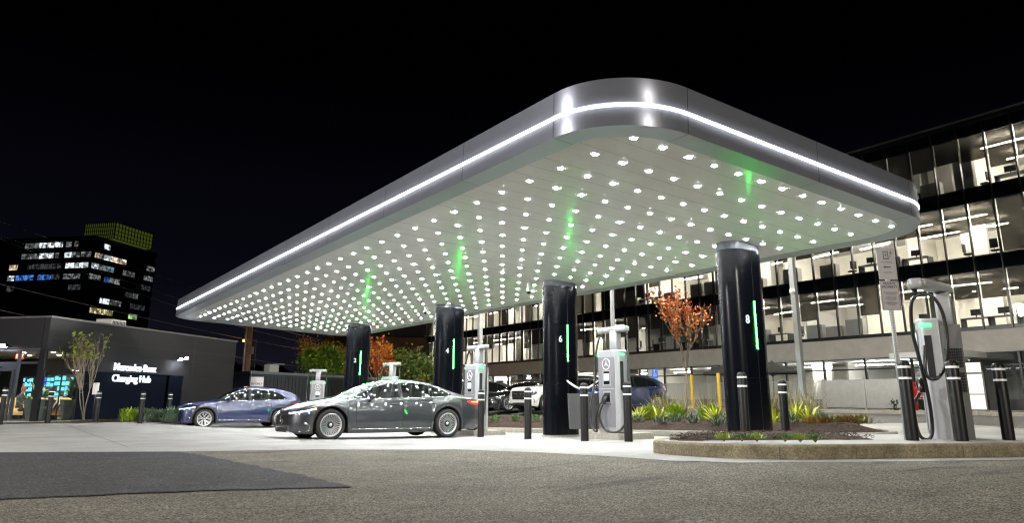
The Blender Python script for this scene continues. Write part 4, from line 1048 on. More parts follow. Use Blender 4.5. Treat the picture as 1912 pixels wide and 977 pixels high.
    # front and rear caps
    for s, rv in ((secs[0], 1), (secs[-1], 0)):
        loop = [Vector(v) for v in s]+[Vector((v.x, -v.y, v.z)) for v in s[::-1][1:]]
        bm_body.add(loop, [tuple(range(len(loop)))[::(1 if rv else -1)]], False)
    body = bm_body.build('body', t); body.data.materials[0] = S_['paint']
    bm = bmesh.new(); bm.from_mesh(body.data); bmesh.ops.remove_doubles(bm, verts=bm.verts, dist=.0008); bmesh.ops.recalc_face_normals(bm, faces=bm.faces); bm.to_mesh(body.data); bm.free()
    for nm_, sc2 in (('windscreen', scr), ('rear_window', scr2)):
     so = sc2.build(nm_, t); bm = bmesh.new(); bm.from_mesh(so.data); bmesh.ops.remove_doubles(bm, verts=bm.verts, dist=.0008); bmesh.ops.delete(bm, geom=[v for v in bm.verts if not v.link_faces], context='VERTS'); bm.to_mesh(so.data); bm.free()
    # a dark shell under the body: floor, wheel wells
    q = B(M_cabin); zb = ZB(Lc/2)
    for x0, x1 in ((xf-ra_-.12, xf-ra_), (xf+ra_, xr-ra_), (xr+ra_, Lc-.5)): q.box(x0, -W2*(.86 if x0 > xf and x1 < xr else .55), zb+.02, x1, W2*(.86 if x0 > xf and x1 < xr else .55), zb+.12)
    for c in (xf, xr): q.box(c-ra_-.02, -W2*.62, zb, c+ra_+.02, W2*.62, Rt+ra_)
    for c in (xf, xr):
        for sg in (-1, 1):
            n_ = 16; pts = [(c+(ra_+.004)*math.cos(PI*i/n_), Rt+(ra_+.004)*math.sin(PI*i/n_)) for i in range(n_+1)]; pts = [(c+ra_+.004, zb)]+pts+[(c-ra_-.004, zb)]
            ya, yb = sg*W2*.55, sg*(side_y(c+ra_, Rt+.05)-.006)
            vs = [(p[0], ya, p[1]) for p in pts]+[(p[0], yb, p[1]) for p in pts]; k_ = len(pts); q.add(vs, [(i, i+1, k_+i+1, k_+i) for i in range(k_-1)])
    q.build('underbody', t)
    def proj(pts, o=.004, sg=-1): return [Vector((x, sg*(side_y(x, z)+o), z)) for x, z in pts]
    def patch(name, m, f, nu, nv, o=.004, parent=None, sides=(-1, 1), smooth=True, q=None):
        own = q is None
        if own: q = B(m, smooth)
        for sg in sides:
            vs = []
            for i in range(nu+1):
                for j in range(nv+1): x, z = f(i/nu, j/nv); vs.append((x, sg*(side_y(x, z)+o), z))
            fs = [(i*(nv+1)+j, (i+1)*(nv+1)+j, (i+1)*(nv+1)+j+1, i*(nv+1)+j+1) for i in range(nu) for j in range(nv)]
            q.add(vs, fs if sg < 0 else [f_[::-1] for f_ in fs], smooth)
        return q.build(name, parent or t) if own else q
    def fpatch(q, yz, nu, nv, o=.006, rear=False):
        """patch on the nose: yz(u, v) -> (y, z)"""
        vs = []
        for i in range(nu+1):
            for j in range(nv+1):
                y, z = yz(i/nu, j/nv); x = front_x(y, z, rear); vs.append((x+(o if rear else -o), y, z))
        q.add(vs, [(i*(nv+1)+j, (i+1)*(nv+1)+j, (i+1)*(nv+1)+j+1, i*(nv+1)+j+1) for i in range(nu) for j in range(nv)]); return q
    # side glass, pillars and bright surround
    for sg in (-1, 1):
        wd = lambda u, v: (wx0+(wx1-wx0)*u, gb(wx0+(wx1-wx0)*u)+(gt(wx0+(wx1-wx0)*u)-gb(wx0+(wx1-wx0)*u))*v)
        go = patch('side_window', M_cglass if see else M_cglassd, wd, 40, 8, .002, sides=(sg,))
        for xp, wp, ln in S_['posts']:
            q = B(mat('pillar_trim', (.008, .008, .009), .35, spec=.2), False); patch('', None, lambda u, v: (xp+wp*(u-.5)+ln*(v-.5), gb(xp+ln*(v-.5))+(gt(xp+ln*(v-.5))-gb(xp+ln*(v-.5)))*v), 2, 6, .006, sides=(sg,), q=q); q.build('window_post', go)
        q = B(M_chrome, True); n_ = 40
        lo = [(wx0+(wx1-wx0)*i/n_, gb(wx0+(wx1-wx0)*i/n_)) for i in range(n_+1)]; hi = [(wx0+(wx1-wx0)*i/n_, gt(wx0+(wx1-wx0)*i/n_)) for i in range(n_+1)]
        q.tube([Vector((x, sg*(side_y(x, z)+.004), z)) for x, z in lo], .011, 6); q.tube([Vector((x, sg*(side_y(x, z)+.004), z)) for x, z in hi], .010, 6)
        q.build('window_trim', go)
    # door shut lines, handles, sill
    q = B(M_dark)
    for ln in S_['lines']:
        P = spl([(x, 0, z) for x, z in ln], 6)
        for sg in (-1, 1): q.tube([Vector((v.x, sg*(side_y(v.x, v.z)+.0008), v.z)) for v in P], .0052, 4)
    q.build('door_gap', t)
    for hx, hz in S_['handles']:
        for sg in (-1, 1):
            q = B(S_['paint'], True); q.tube([Vector((hx+dx, sg*(side_y(hx+dx, hz)+.012*(1-abs(dx/.12)**4)), hz)) for dx in (-.12, -.09, -.03, .03, .09, .12)], [.004, .012, .014, .014, .012, .004], 8); q.build('door_handle', t)
    if S_.get('silltrim', True):
        for sg in (-1, 1):
            q = B(M_chrome, True); q.tube([Vector((x, sg*(side_y(x, ZB(x)+S_.get('sillz', .09))+.006), ZB(x)+S_.get('sillz', .09))) for x in np.linspace(xf+ra_+.06, xr-ra_-.06, 20)], .011, 6); q.build('sill_trim', t)
    if S_.get('cladding'):
        for c in (xf, xr):
            for sg in (-1, 1): q = B(M_plas, True); q.tube([Vector((c+(ra_+.03)*math.cos(a), sg*(side_y(c+(ra_+.03)*math.cos(a), max(ZB(c)+.03, Rt+(ra_+.03)*math.sin(a)))-.004), max(ZB(c)+.03, Rt+(ra_+.03)*math.sin(a)))) for a in np.linspace(-.3, PI+.3, 24)], .032, 6); q.build('arch_cladding', t)
    # mirrors
    mx_, mz = S_['mirror']
    for sg in (-1, 1):
        y = side_y(mx_, mz-.06); T_ = Matrix.Translation((mx_, sg*(y+.15), mz+.05)) @ Matrix.Scale(sg, 4, (0, 1, 0))
        q = B(S_['paint'], True); vs = []; n1, n2 = 12, 8
        for i in range(n1):
            for j in range(n2+1):
                a = 2*PI*i/n1; b_ = -PI/2+PI*j/n2; vs.append(T_ @ Vector((.085*math.cos(b_)*math.cos(a), .125*math.sin(b_), .075*math.cos(b_)*math.sin(a)*(1 if math.sin(a) > 0 else .8))))
        q.add(vs, [(i*(n2+1)+j, ((i+1) % n1)*(n2+1)+j, ((i+1) % n1)*(n2+1)+j+1, i*(n2+1)+j+1) for i in range(n1) for j in range(n2)]); mo = fixn(q.build('mirror', t))
        q = B(M_trimb, True); q.tube([(mx_-.01, sg*(y-.02), mz-.05), (mx_, sg*(y+.06), mz-.03), (mx_, sg*(y+.13), mz)], [.035, .03, .035], 8); q.build('mirror_stalk', mo)
    # wheels
    for c in (xf, xr):
        for sg in (-1, 1): wheel(t, c, sg*(W2-.135), Rt, sg, S_['wheels'], .25)
    # ---- nose
    f_ = S_['nose']; gz0, gz1, gw0, gw1 = f_['grille']      # z range, half widths at bottom and top
    q = B(mat('grille_black', (.006, .006, .007), .4, spec=.15) if not f_.get('bars') else M_dark, True)
    fpatch(q, lambda u, v: ((2*u-1)*(gw0+(gw1-gw0)*v), gz0+(gz1-gz0)*v), 28, 8, .006); go = q.build('grille', t)
    xg = front_x(0, (gz0+gz1)/2)
    if f_.get('bars'):
        q = B(M_chrome, True)
        for v_ in f_['bars']:
            z = gz0+(gz1-gz0)*v_; hw = gw0+(gw1-gw0)*v_; q.tube([(front_x(y, z)-.014, y, z) for y in np.linspace(-hw, hw, 13)], .022, 6)
        for v_ in (0, 1):
            z = gz0+(gz1-gz0)*v_; hw = gw0+(gw1-gw0)*v_; q.tube([(front_x(y, z)-.01, y, z) for y in np.linspace(-hw, hw, 17)], .013, 6)
        for sg in (-1, 1): q.tube([(front_x(sg*(gw0+(gw1-gw0)*v_), gz0+(gz1-gz0)*v_)-.01, sg*(gw0+(gw1-gw0)*v_), gz0+(gz1-gz0)*v_) for v_ in np.linspace(0, 1, 7)], .013, 6)
        q.build('grille_bars', go)
    q = B(M_chrome, True); zc = (gz0+gz1)/2+.02; x_a, x_b = front_x(0, zc-.06), front_x(0, zc+.06)
    star(q, (min(x_a, x_b)-.02, 0, zc), f_.get('star', .105), (-1, 0, (x_b-x_a)/.12*1.0), (0, 0, 1)); q.build('star_emblem', go)
    # headlights: wrap from the nose to the wing
    hl = f_['lamp']                                        # list of (y or side x, z0, z1)
    for sg in (-1, 1):
        def P_(pt, o):
            kind, a, z = pt
            return Vector((front_x(a, z)-o, sg*a, z-0)) if kind == 'f' else Vector((a, sg*(side_y(a, z)+o), z))
        top_ = [P_((k_, a, z1), .008) for k_, a, z0, z1 in hl]; bot_ = [P_((k_, a, z0), .008) for k_, a, z0, z1 in hl]
        q = B(mat('headlight_glass', (.10, .12, .15), .04, .3, coat=1, coat_r=.01), True); m_ = len(hl); vs = []
        tt, bb = spl(top_, 5), spl(bot_, 5); k_ = len(tt)
        for a, b_ in zip(tt, bb): vs += [b_, (a+b_)/2+(Vector((-.005, sg*.003, 0))), a]
        q.add(vs, [(i*3+j, (i+1)*3+j, (i+1)*3+j+1, i*3+j+1) for i in range(k_-1) for j in range(2)]); ho = q.build('headlight', t)
        on = S_.get('lit', 0)
        q = B(glow('drl_white_%d' % on, (.85, .93, 1), 14. if on == 2 else 3.) if on else M_chrome, True)
        q.tube([v+Vector((-.008, sg*.004, -.004)) for v in tt[:-3]], .011, 6); q.build('daylight_strip', ho)
        if on:
            q = B(glow('headlight_projector', (.5, .72, 1), 7.), True)
            for f3 in (.35, .6):
                c = (tt[int(k_*f3)]+bb[int(k_*f3)])/2+Vector((-.012, sg*.005, -.005)); q.lathe([(0, -.004), (.016, 0), (.02, .006)], c, 10, 'x')
            q.build('projector', ho)
            q = B(glow('indicator_orange', (1, .30, .02), 16. if on == 2 else 6.), True); q.tube([tt[-4]+Vector((0, sg*.012, -.012)), tt[-1]+Vector((-.02, sg*.012, -.012))], .017, 8); q.build('indicator', ho)
    # lower intake and bright surrounds
    iz0, iz1, iw = f_['intake']
    q = B(M_dark, True); fpatch(q, lambda u, v: ((2*u-1)*iw*(1-.12*v), iz0+(iz1-iz0)*v), 20, 4, .007); io = q.build('intake', t)
    q = B(M_chrome, True)
    q.tube([(front_x(y, z)-.012, y, z) for y, z in [(-iw, iz0), (-iw*.9, iz1), (-iw*.5, iz1+.005), (0, iz1+.01), (iw*.5, iz1+.005), (iw*.9, iz1), (iw, iz0)]], .008, 6)
    q.build('intake_trim', io)
    q = B(M_plas)
    for i in range(9): y = -iw*.8+i*iw*.2; q.box(front_x(y, iz0)-.01, y-.008, iz0+.01, front_x(y, iz0)+.02, y+.008, iz1-.01)
    q.build('intake_bars', io)
    vz0, vz1, vy0, vx1 = f_['vent']
    for sg in (-1, 1):
        pts = [('f', vy0, vz0), ('f', vy0+.10, vz1-.02), ('s', vx1*.7, vz1), ('s', vx1, vz1-.06), ('s', vx1*.92, vz0), ('f', vy0+.16, vz0-.01), ('f', vy0, vz0)]
        def P2(pt, o): return Vector((front_x(pt[1], pt[2])-o, sg*pt[1], pt[2])) if pt[0] == 'f' else Vector((pt[1], sg*(side_y(pt[1], pt[2])+o), pt[2]))
        loop = spl([P2(p, .004) for p in pts], 5)[:-1]; c = sum(loop, Vector())/len(loop)
        q = B(M_trimb, True); q.add(loop+[c+Vector((-.02, sg*.012, 0))], [(i, (i+1) % len(loop), len(loop)) for i in range(len(loop))]); vo = q.build('side_vent', t)
        q = B(M_chrome, True); q.tube(spl([P2(p, .01) for p in pts[2:6]], 5), .007, 6); q.build('vent_trim', vo)
    # ---- tail
    for sg in (-1, 1):
        pts = [(x, z0, z1) for x, z0, z1 in S_['tail']]
        q = B(glow('tail_red_lit', (1, .015, .01), 5.) if S_.get('lit') == 2 else mat('tail_red', (.35, .01, .01), .1, coat=1), True)
        vs = []
        for x, z0, z1 in pts: vs += [Vector((x, sg*(side_y(x, z0)+.008), z0)), Vector((x, sg*(side_y(x, (z0+z1)/2)+.012), (z0+z1)/2)), Vector((x, sg*(side_y(x, z1)+.008), z1))]
        q.add(vs, [(i*3+j, (i+1)*3+j, (i+1)*3+j+1, i*3+j+1) for i in range(len(pts)-1) for j in range(2)]); to = q.build('tail_light', t)
        if S_.get('lit') == 2:
            q = B(glow('tail_amber_lit', (1, .32, .05), 9.), True); x, z0, z1 = pts[1]; x2 = pts[-1][0]
            q.tube([Vector((x_, sg*(side_y(x_, (z0+z1)/2)+.016), (z0+z1)/2+.005)) for x_ in np.linspace(x+.02, x2-.03, 5)], .012, 6); q.build('tail_strip', to)
    q = B(M_plas, True); zz = ZB(Lc-.2); fpatch(q, lambda u, v: ((2*u-1)*W2*.6, zz+.04+.10*v), 16, 3, .004, True); q.build('rear_diffuser', t)
    # cabin seen through the glass
    if see:
        for (cx_, cy__) in S_['seats']:
            q = B(M_seat, True); q.rbox(cx_-.25, cy__-.24, .42, cx_+.28, cy__+.24, .62, .08)
            q.rbox(-.07, -.24, 0, .07, .24, .60, .06, mx=Matrix.Translation((cx_+.25, cy__, .58)) @ Matrix.Rotation(.22, 4, 'Y'))
            q.rbox(-.05, -.13, 0, .05, .13, .22, .05, mx=Matrix.Translation((cx_+.41, cy__, 1.17)) @ Matrix.Rotation(.15, 4, 'Y')); q.build('seat', t)
        q = B(M_cabin); q.box(ws0+.15, -W2*.78, .6, ws0+.55, W2*.78, S_['wbot'][0][1]-.06); q.box(ws0+.4, -W2*.8, .3, rw0+.1, W2*.8, .42); q.build('dashboard', t)
        q = B(M_plas, True); c = Vector((ws0+.72, -.38, .92)); q.tube([c+Vector((.06*math.cos(a), .18*math.sin(a), .17*math.cos(a))) for a in np.linspace(0, 2*PI, 20)], .015, 6); q.build('steering_wheel', t)
    return t
EQ = dict(name='sedan_car', cat='car', label='dark grey sedan with many-spoke rims, amber and red lights lit', L=5.22, W=1.93, xf=.87, xr=4.08, Rt=.372,
  top=[(0, .60), (.03, .665), (.1, .735), (.25, .815), (.5, .895), (.9, .975), (1.3, 1.045), (1.6, 1.14), (1.95, 1.30), (2.3, 1.425), (2.65, 1.49), (3.0, 1.512), (3.4, 1.49), (3.8, 1.42), (4.2, 1.305), (4.6, 1.175), (4.9, 1.09), (5.08, 1.045), (5.17, .99), (5.22, .86)],
  shoulder=[(0, .52), (.1, .62), (.3, .72), (.7, .84), (1.1, .915), (1.6, .95), (2.5, .985), (3.5, 1.02), (4.2, 1.05), (4.7, 1.03), (5.1, .97), (5.22, .80)],
  half=[(0, .55), (.03, .64), (.1, .74), (.2, .83), (.4, .92), (.7, .975), (1.2, .99), (2.5, .99), (4.2, 1.0), (4.6, .97), (4.9, .91), (5.08, .84), (5.18, .75), (5.22, .66)],
  roofw=[(0, .42), (.2, .62), (.6, .72), (1.2, .74), (1.7, .68), (2.3, .60), (3.0, .585), (3.8, .575), (4.4, .60), (4.8, .66), (5.1, .66), (5.22, .58)],
  gdrop=[(0, .03), (.5, .045), (1.2, .05), (1.8, .07), (2.5, .075), (3.8, .07), (4.6, .05), (5.22, .03)],
  bottom=[(0, .22), (.15, .17), (.5, .17), (1.2, .17), (3.6, .17), (4.6, .22), (5.0, .28), (5.22, .36)],
  wbot=[(1.32, .965), (1.6, .975), (2.4, 1.0), (3.3, 1.03), (4.2, 1.085), (4.28, 1.12)], wtop=[(1.32, .97), (1.5, 1.045), (1.8, 1.175), (2.15, 1.30), (2.5, 1.375), (2.9, 1.41), (3.3, 1.395), (3.7, 1.335), (4.0, 1.255), (4.28, 1.125)], wx=(1.32, 4.28),
  posts=[(1.83, .022, .04), (2.76, .11, .02), (3.60, .03, .12), (3.72, .012, .14)], screen=(1.42, 2.28, 3.55, 4.62), see=True,
  lines=[[(1.52, .33), (1.5, .6), (1.52, .93)], [(2.76, .30), (2.77, .6), (2.78, .96)], [(3.50, .30), (3.62, .45), (3.74, .62), (3.88, .85), (3.95, 1.03)], [(1.52, .30), (2.1, .295), (2.8, .295), (3.48, .30)]],
  handles=[(2.55, .86), (3.62, .885)], mirror=(1.86, .985), wheels='multi', seats=[(2.15, -.38), (2.15, .38), (3.15, -.38), (3.15, .38)], sillz=.10,
  nose=dict(grille=(.36, .60, .52, .42), star=.10, lamp=[('f', .42, .605, .645), ('f', .62, .60, .665), ('s', .30, .60, .70), ('s', .42, .64, .735), ('s', .52, .70, .765)], intake=(.20, .31, .40), vent=(.23, .42, .60, .36)),
  tail=[(4.72, .93, .95), (4.85, .885, .965), (4.98, .86, .955), (5.10, .855, .94), (5.17, .86, .93)])
EQ['paint'] = paint('graphite_paint', (.024, .027, .033), .25, .42)
SUV = dict(EQ); SUV.update(name='suv_car', cat='car', label='metallic blue SUV with five double-spoke rims parked nose to the left under the canopy', L=4.86, W=1.94, xf=.87, xr=3.90, Rt=.378,
  top=[(0, .74), (.03, .81), (.1, .875), (.25, .95), (.5, 1.01), (.9, 1.075), (1.25, 1.125), (1.5, 1.2), (1.8, 1.37), (2.1, 1.53), (2.4, 1.625), (2.75, 1.67), (3.1, 1.675), (3.6, 1.645), (4.0, 1.585), (4.35, 1.49), (4.6, 1.35), (4.75, 1.2), (4.82, 1.06), (4.86, .9)],
  shoulder=[(0, .62), (.1, .73), (.3, .84), (.7, .94), (1.1, 1.0), (1.6, 1.03), (2.5, 1.06), (3.5, 1.09), (4.2, 1.10), (4.6, 1.05), (4.86, .82)],
  half=[(0, .60), (.03, .68), (.1, .78), (.2, .86), (.4, .94), (.7, .985), (1.2, .99), (3.5, .99), (4.0, 1.0), (4.4, .96), (4.65, .88), (4.8, .80), (4.86, .70)],
  roofw=[(0, .46), (.2, .66), (.6, .76), (1.2, .78), (1.7, .73), (2.2, .66), (3.0, .64), (3.8, .62), (4.3, .62), (4.6, .66), (4.86, .6)],
  gdrop=[(0, .03), (.5, .045), (1.2, .05), (1.8, .07), (2.5, .08), (3.8, .08), (4.5, .06), (4.86, .03)],
  bottom=[(0, .28), (.15, .22), (.5, .2), (1.2, .22), (3.4, .22), (4.3, .26), (4.86, .42)],
  wbot=[(1.28, 1.045), (1.6, 1.055), (2.4, 1.08), (3.3, 1.11), (3.95, 1.14), (4.12, 1.18)], wtop=[(1.28, 1.05), (1.5, 1.15), (1.8, 1.315), (2.1, 1.45), (2.45, 1.535), (2.9, 1.565), (3.3, 1.54), (3.7, 1.45), (3.95, 1.34), (4.12, 1.185)], wx=(1.28, 4.12),
  posts=[(1.72, .022, .05), (2.62, .12, .02), (3.42, .03, .14)], screen=(1.36, 2.22, 4.3, 4.72), see=True,
  lines=[[(1.50, .36), (1.48, .6), (1.50, 1.0)], [(2.62, .34), (2.62, .6), (2.63, 1.05)], [(3.36, .34), (3.42, .5), (3.6, .75), (3.72, 1.08)], [(1.5, .34), (2.6, .335), (3.36, .34)]],
  handles=[(2.4, .93), (3.45, .95)], mirror=(1.72, 1.07), wheels='five', seats=[(2.05, -.38), (2.05, .38), (2.95, -.38), (2.95, .38)], cladding=True,
  nose=dict(grille=(.44, .70, .55, .44), star=.11, lamp=[('f', .46, .70, .745), ('f', .64, .69, .765), ('s', .26, .69, .79), ('s', .40, .73, .815), ('s', .50, .78, .84)], intake=(.25, .36, .50), vent=(.30, .46, .62, .34)),
  tail=[(4.30, 1.0, 1.02), (4.45, .95, 1.03), (4.6, .93, 1.02), (4.74, .925, 1.0)])
GLS = dict(SUV); GLS.update(L=5.2, W=2.02, xf=.92, xr=4.05, Rt=.40,
  top=[(0, .92), (.02, 1.02), (.08, 1.09), (.25, 1.135), (.6, 1.17), (1.0, 1.2), (1.4, 1.24), (1.65, 1.33), (1.95, 1.53), (2.25, 1.70), (2.5, 1.78), (2.9, 1.82), (3.5, 1.825), (4.2, 1.80), (4.7, 1.74), (4.95, 1.62), (5.08, 1.35), (5.15, 1.12), (5.2, .95)],
  shoulder=[(0, .85), (.1, .96), (.3, 1.02), (.8, 1.07), (1.5, 1.09), (3.5, 1.13), (4.6, 1.15), (5.0, 1.1), (5.2, .9)],
  half=[(0, .76), (.03, .82), (.1, .89), (.25, .95), (.5, .985), (1.2, .99), (4.3, 1.0), (4.8, .97), (5.05, .91), (5.2, .84)],
  roofw=[(0, .6), (.2, .74), (.6, .8), (1.3, .8), (1.8, .76), (2.3, .71), (3.0, .70), (4.3, .69), (4.9, .70), (5.2, .7)],
  gdrop=[(0, .04), (1.2, .05), (2.0, .08), (4.5, .08), (5.2, .05)],
  bottom=[(0, .36), (.15, .27), (.5, .24), (1.2, .25), (4, .25), (4.7, .3), (5.2, .45)],
  wbot=[(1.45, 1.12), (2.4, 1.145), (3.6, 1.175), (4.75, 1.21), (4.9, 1.24)], wtop=[(1.45, 1.13), (1.7, 1.29), (2.0, 1.48), (2.3, 1.62), (2.7, 1.69), (3.5, 1.70), (4.2, 1.67), (4.7, 1.57), (4.9, 1.3)], wx=(1.45, 4.9),
  posts=[(1.9, .03, .05), (2.75, .10, .02), (3.72, .10, .04)], screen=(1.52, 2.3, 4.9, 5.08), see=False,
  lines=[[(1.62, .4), (1.6, .7), (1.62, 1.1)], [(2.75, .38), (2.75, .7), (2.76, 1.13)], [(3.6, .38), (3.66, .6), (3.8, 1.15)]],
  handles=[(2.5, 1.0), (3.55, 1.02)], mirror=(1.85, 1.15), wheels='five', cladding=False,
  nose=dict(grille=(.56, .93, .50, .56), bars=(.36, .66), star=.14, lamp=[('f', .64, .72, .88), ('f', .80, .73, .90), ('s', .14, .75, .92), ('s', .28, .80, .93), ('s', .36, .84, .92)], intake=(.30, .40, .55), vent=(.44, .58, .60, .22)),
  tail=[(4.75, .95, 1.08), (4.9, .92, 1.1), (5.05, .92, 1.08), (5.15, .93, 1.05)])
def carat(base, X, Y, dz=0., **kw):
    s = dict(base); s.update(kw); s['loc'] = (X, Y, gz(X+2.4, Y)+dz+.006); s['rz'] = s.get('rz', 0.); s['W'] = s.get('W', 1.93)
    return make_car(s)
carat(EQ, 5.88, 18.2, lit=2)
carat(SUV, 6.15, 32.3, lit=1, paint=paint('blue_paint', (.002, .006, .055), .15, .4))
carat(GLS, 20.3, 28.6, label='white large SUV with chrome-barred grille parked behind the planted island', paint=paint('white_paint', (.70, .70, .69), 0, .4), lit=0, name='suv_car')
carat(EQ, 20.0, 31.2, label='glossy black sedan parked between the white SUV and the grey SUV', paint=paint('black_paint', (.01, .01, .011), .2, .25), lit=0, see=False, name='sedan_car', wheels='five')
carat(SUV, 18.9, 34.2, label='dark grey SUV at the left end of the row parked behind the island', paint=paint('dark_grey_paint', (.06, .062, .068), .4, .3), lit=0, see=False)
carat(SUV, 21.3, 25.4, label='navy blue SUV parked behind the island at the right end of the row', paint=paint('navy_paint', (.012, .028, .095), .5, .3), lit=0, see=False)
# ------------------------------------------------------------------ bollards
M_bol = mat('black_bollard', (.007, .007, .008), .42, noise=.2, nscale=12, spec=.3)
M_strp = mat('reflective_stripe', (.80, .82, .85), .3)
bol = None
def bollard(x, y, z, lab, h=1.2):
    global bol
    if bol is None:
        bol = thing('bollard', lab, 'bollard', (x, y, z), 0, 'black bollards with white stripes')
        q = B(M_bol, True); q.lathe([(.088, -.1), (.088, 1.13), (.082, 1.165), (.06, 1.19), (.03, 1.2), (0, 1.202)], n=24); q.build('post', bol)
        for zz in (.935, 1.10):
            q = B(M_strp, True); q.lathe([(.089, zz-.016), (.0905, zz-.014), (.0905, zz+.014), (.089, zz+.016)], n=24); q.build('stripe', bol)
        return bol
    o = dup(bol, (x, y, z), random.uniform(0, 3), lab); return o
for x, y, z, lab in ((11.21, 5.78, .31, 'striped black bollard standing beside the sign post on the front island'), (11.73, 5.33, .31, 'striped black bollard right in front of the nearest charger'),
    (12.72, 5.11, .30, 'striped black bollard to the right of the nearest charger, rightmost of all'), (11.72, 9.15, .25, 'striped black bollard standing right in front of the pillar numbered 8'),
    (13.95, 9.85, .16, 'striped black bollard just right of the pillar numbered 8'), (11.05, 11.6, .1, 'striped black bollard in front of the charger beside the pillar numbered 6, on its right'),
    (10.66, 12.55, .08, 'striped black bollard in front of the grey waste bin'), (10.67, 14.65, .01, 'striped black bollard just left of the pillar numbered 6'),
    (10.80, 16.96, -.02, 'striped black bollard behind the tail of the dark grey sedan'), (6.39, 32.01+3.2, -.02, 'striped black bollard standing behind the bonnet of the blue SUV'),
    (4.73, 31.36, -.03, 'striped black bollard in front of the low shrubs by the hub wall'), (3.4, 32.83, -.01, 'striped black bollard just right of the bare sapling'),
    (1.8, 32.25, .03, 'striped black bollard in front of the lounge side window'), (.36, 31.23, .05, 'striped black bollard at the left picture edge by the lounge door')):
    bollard(x, y, z, lab)
# ------------------------------------------------------------------ chargers
M_cw = mat('charger_silver', (.35, .36, .38), .4, .2, noise=.05, nscale=4); M_cg = mat('charger_grey_panel', (.20, .20, .22), .45, .2)
M_cab2 = mat('charger_side_grey', (.13, .13, .135), .5, .2); M_hose = mat('black_rubber_hose', (.012, .012, .013), .35)
M_gbar = glow('charger_green', (.04, 1, .12), 6.)
def charger(loc, rz, lab, big=False, pad=.15, cables=True, wide=.36):
    t = thing('charging_station', lab, 'charger', loc, rz)
    T = Matrix.Translation((0, 0, pad))
    if pad > .02:
        q = B(M_kerb); q.box(-.45, -.62, -.12, .65, .62, pad); q.build('base', t)
    # front module with rounded sides, a little narrower in front
    def plan(r, x0, x1, hw):
        out = []
        for cx_, cy_, a0 in ((x1-.03, hw-.03, 0), (x0+r, hw-r, 90), (x0+r, -hw+r, 180), (x1-.03, -hw+.03, 270)):
            rr = .03 if abs(cx_-(x1-.03)) < 1e-6 else r
            for i in range(7): a = R(a0+15*i); out.append((cx_+rr*math.cos(a), cy_+rr*math.sin(a)))
        return out
    xA, xB = (-.02, .30) if big else (-.22, .12)
    q = B(M_cw, True); pl = plan(.13, xA, xB, wide); q.prism(pl, .02, 1.86, T, True)
    k_ = len(pl); top = [T @ Vector((x*.93, y*.95, 1.89)) for x, y in pl]; low = [T @ Vector((x, y, 1.86)) for x, y in pl]
    q.add(low+top, [(i, (i+1) % k_, k_+(i+1) % k_, k_+i) for i in range(k_)]+[tuple(range(k_, 2*k_))], True); q.build('cabinet', t)
    q = B(M_cg); F0 = T; T = T @ Matrix.Translation((xA+.22, 0, 0)); q.box(-.228, -.27, .12, -.2205, .27, 1.72, T); fp = q.build('front_panel', t)
    q = B(M_cw); q.box(-.235, -.27, .98, -.229, .27, 1.0, T); q.box(-.236, -.15, 1.06, -.229, .12, 1.42, T); q.box(-.236, -.15, .66, -.229, .12, .93, T); q.build('panel_frame', fp)
    q = B(mat('screen_dark', (.01, .012, .015), .1)); q.box(-.240, -.115, 1.09, -.2365, .085, 1.39, T); sc_ = q.build('screen', t)
    q = B(glow('screen_white', (.9, 1, 1), 1.5)); q.box(-.243, -.10, 1.18, -.2405, .07, 1.34, T); q.build('lit_display', sc_)
    q = B(M_dark); q.box(-.240, -.12, .69, -.2365, .09, .90, T); q.build('holster', t)
    q = B(M_chrome, True); star(q, (xA-.012, 0, pad+1.56), .125, (-1, 0, 0), (0, 0, 1)); q.mats[0] = mat('emblem_white', (.8, .8, .82), .4, .2); q.build('star_emblem', t); T = F0
    # rear module with vents
    dx = .58 if big else .20
    q = B(M_cab2 if big else M_cw); q.box(xB+.001, -wide+.005, .0, dx, wide-.005, 1.78, T); rb_ = q.build('rear_cabinet', t)
    if big:
        for sy in (-1, 1):
            for z0, z1 in ((.75, 1.05), (1.12, 1.42)):
                q = B(M_dark)
                for i in range(8):
                    for j in range(7): q.box(.325+i*.030, sy*wide-.012, z0+j*(z1-z0)/7, .347+i*.030, sy*wide+.001*sy+.002, z0+(j+.7)*(z1-z0)/7, T)
                q.build('vent', rb_)
            q = B(M_dark)
            for j in range(14): q.box(.31, sy*wide-.012, .12+j*.022, .37, sy*wide+.003, .132+j*.022, T)
            q.build('vent', rb_)
    # side holster slots and green bars on both sides
    for sy in (-1, 1):
        SX = .17 if big else -.02; q = B(M_dark); q.box(SX-.10, sy*(wide+.001)-.004, .95, SX+.0, sy*(wide+.001)+.004, 1.62, T); q.build('side_slot', t)
        q = B(M_gbar, True); q.box(SX-.15, sy*(wide+.004)-.012, 1.755, SX+.02, sy*(wide+.004)+.010, 1.80, T); q.build('light_bar', t)
    # mast and swinging arm
    q = B(M_cw, True); q.rbox(.30 if big else .0, -.12, 1.78, .52 if big else .18, .12, 2.42, .03, mx=T); q.build('mast', t)
    q = B(M_cw, True); q.rbox(-.10, -.12, 2.33, .92, .12, 2.46, .05, mx=T @ Matrix.Translation((.44, 0, 0)) @ Matrix.Rotation(R(-115), 4, 'Z')) if big else q.rbox(.0, -.40, 2.33, .2, .40, 2.46, .05, mx=T); am = q.build('arm', t)
    q = B(M_cw, True)
    if big: q.rbox(-.08, -1.02, 2.30, .13, -.72, 2.45, .06, mx=T)
    else: q.rbox(-.08, .34, 2.31, .12, .46, 2.45, .05, mx=T)
    q.build('arm_head', am)
    def cable(pts, r=.026):
        q = B(M_hose, True); q.tube(spl([(a, b_, c+pad) for a, b_, c in pts], 8), r, 8); return q.build('cable', t)
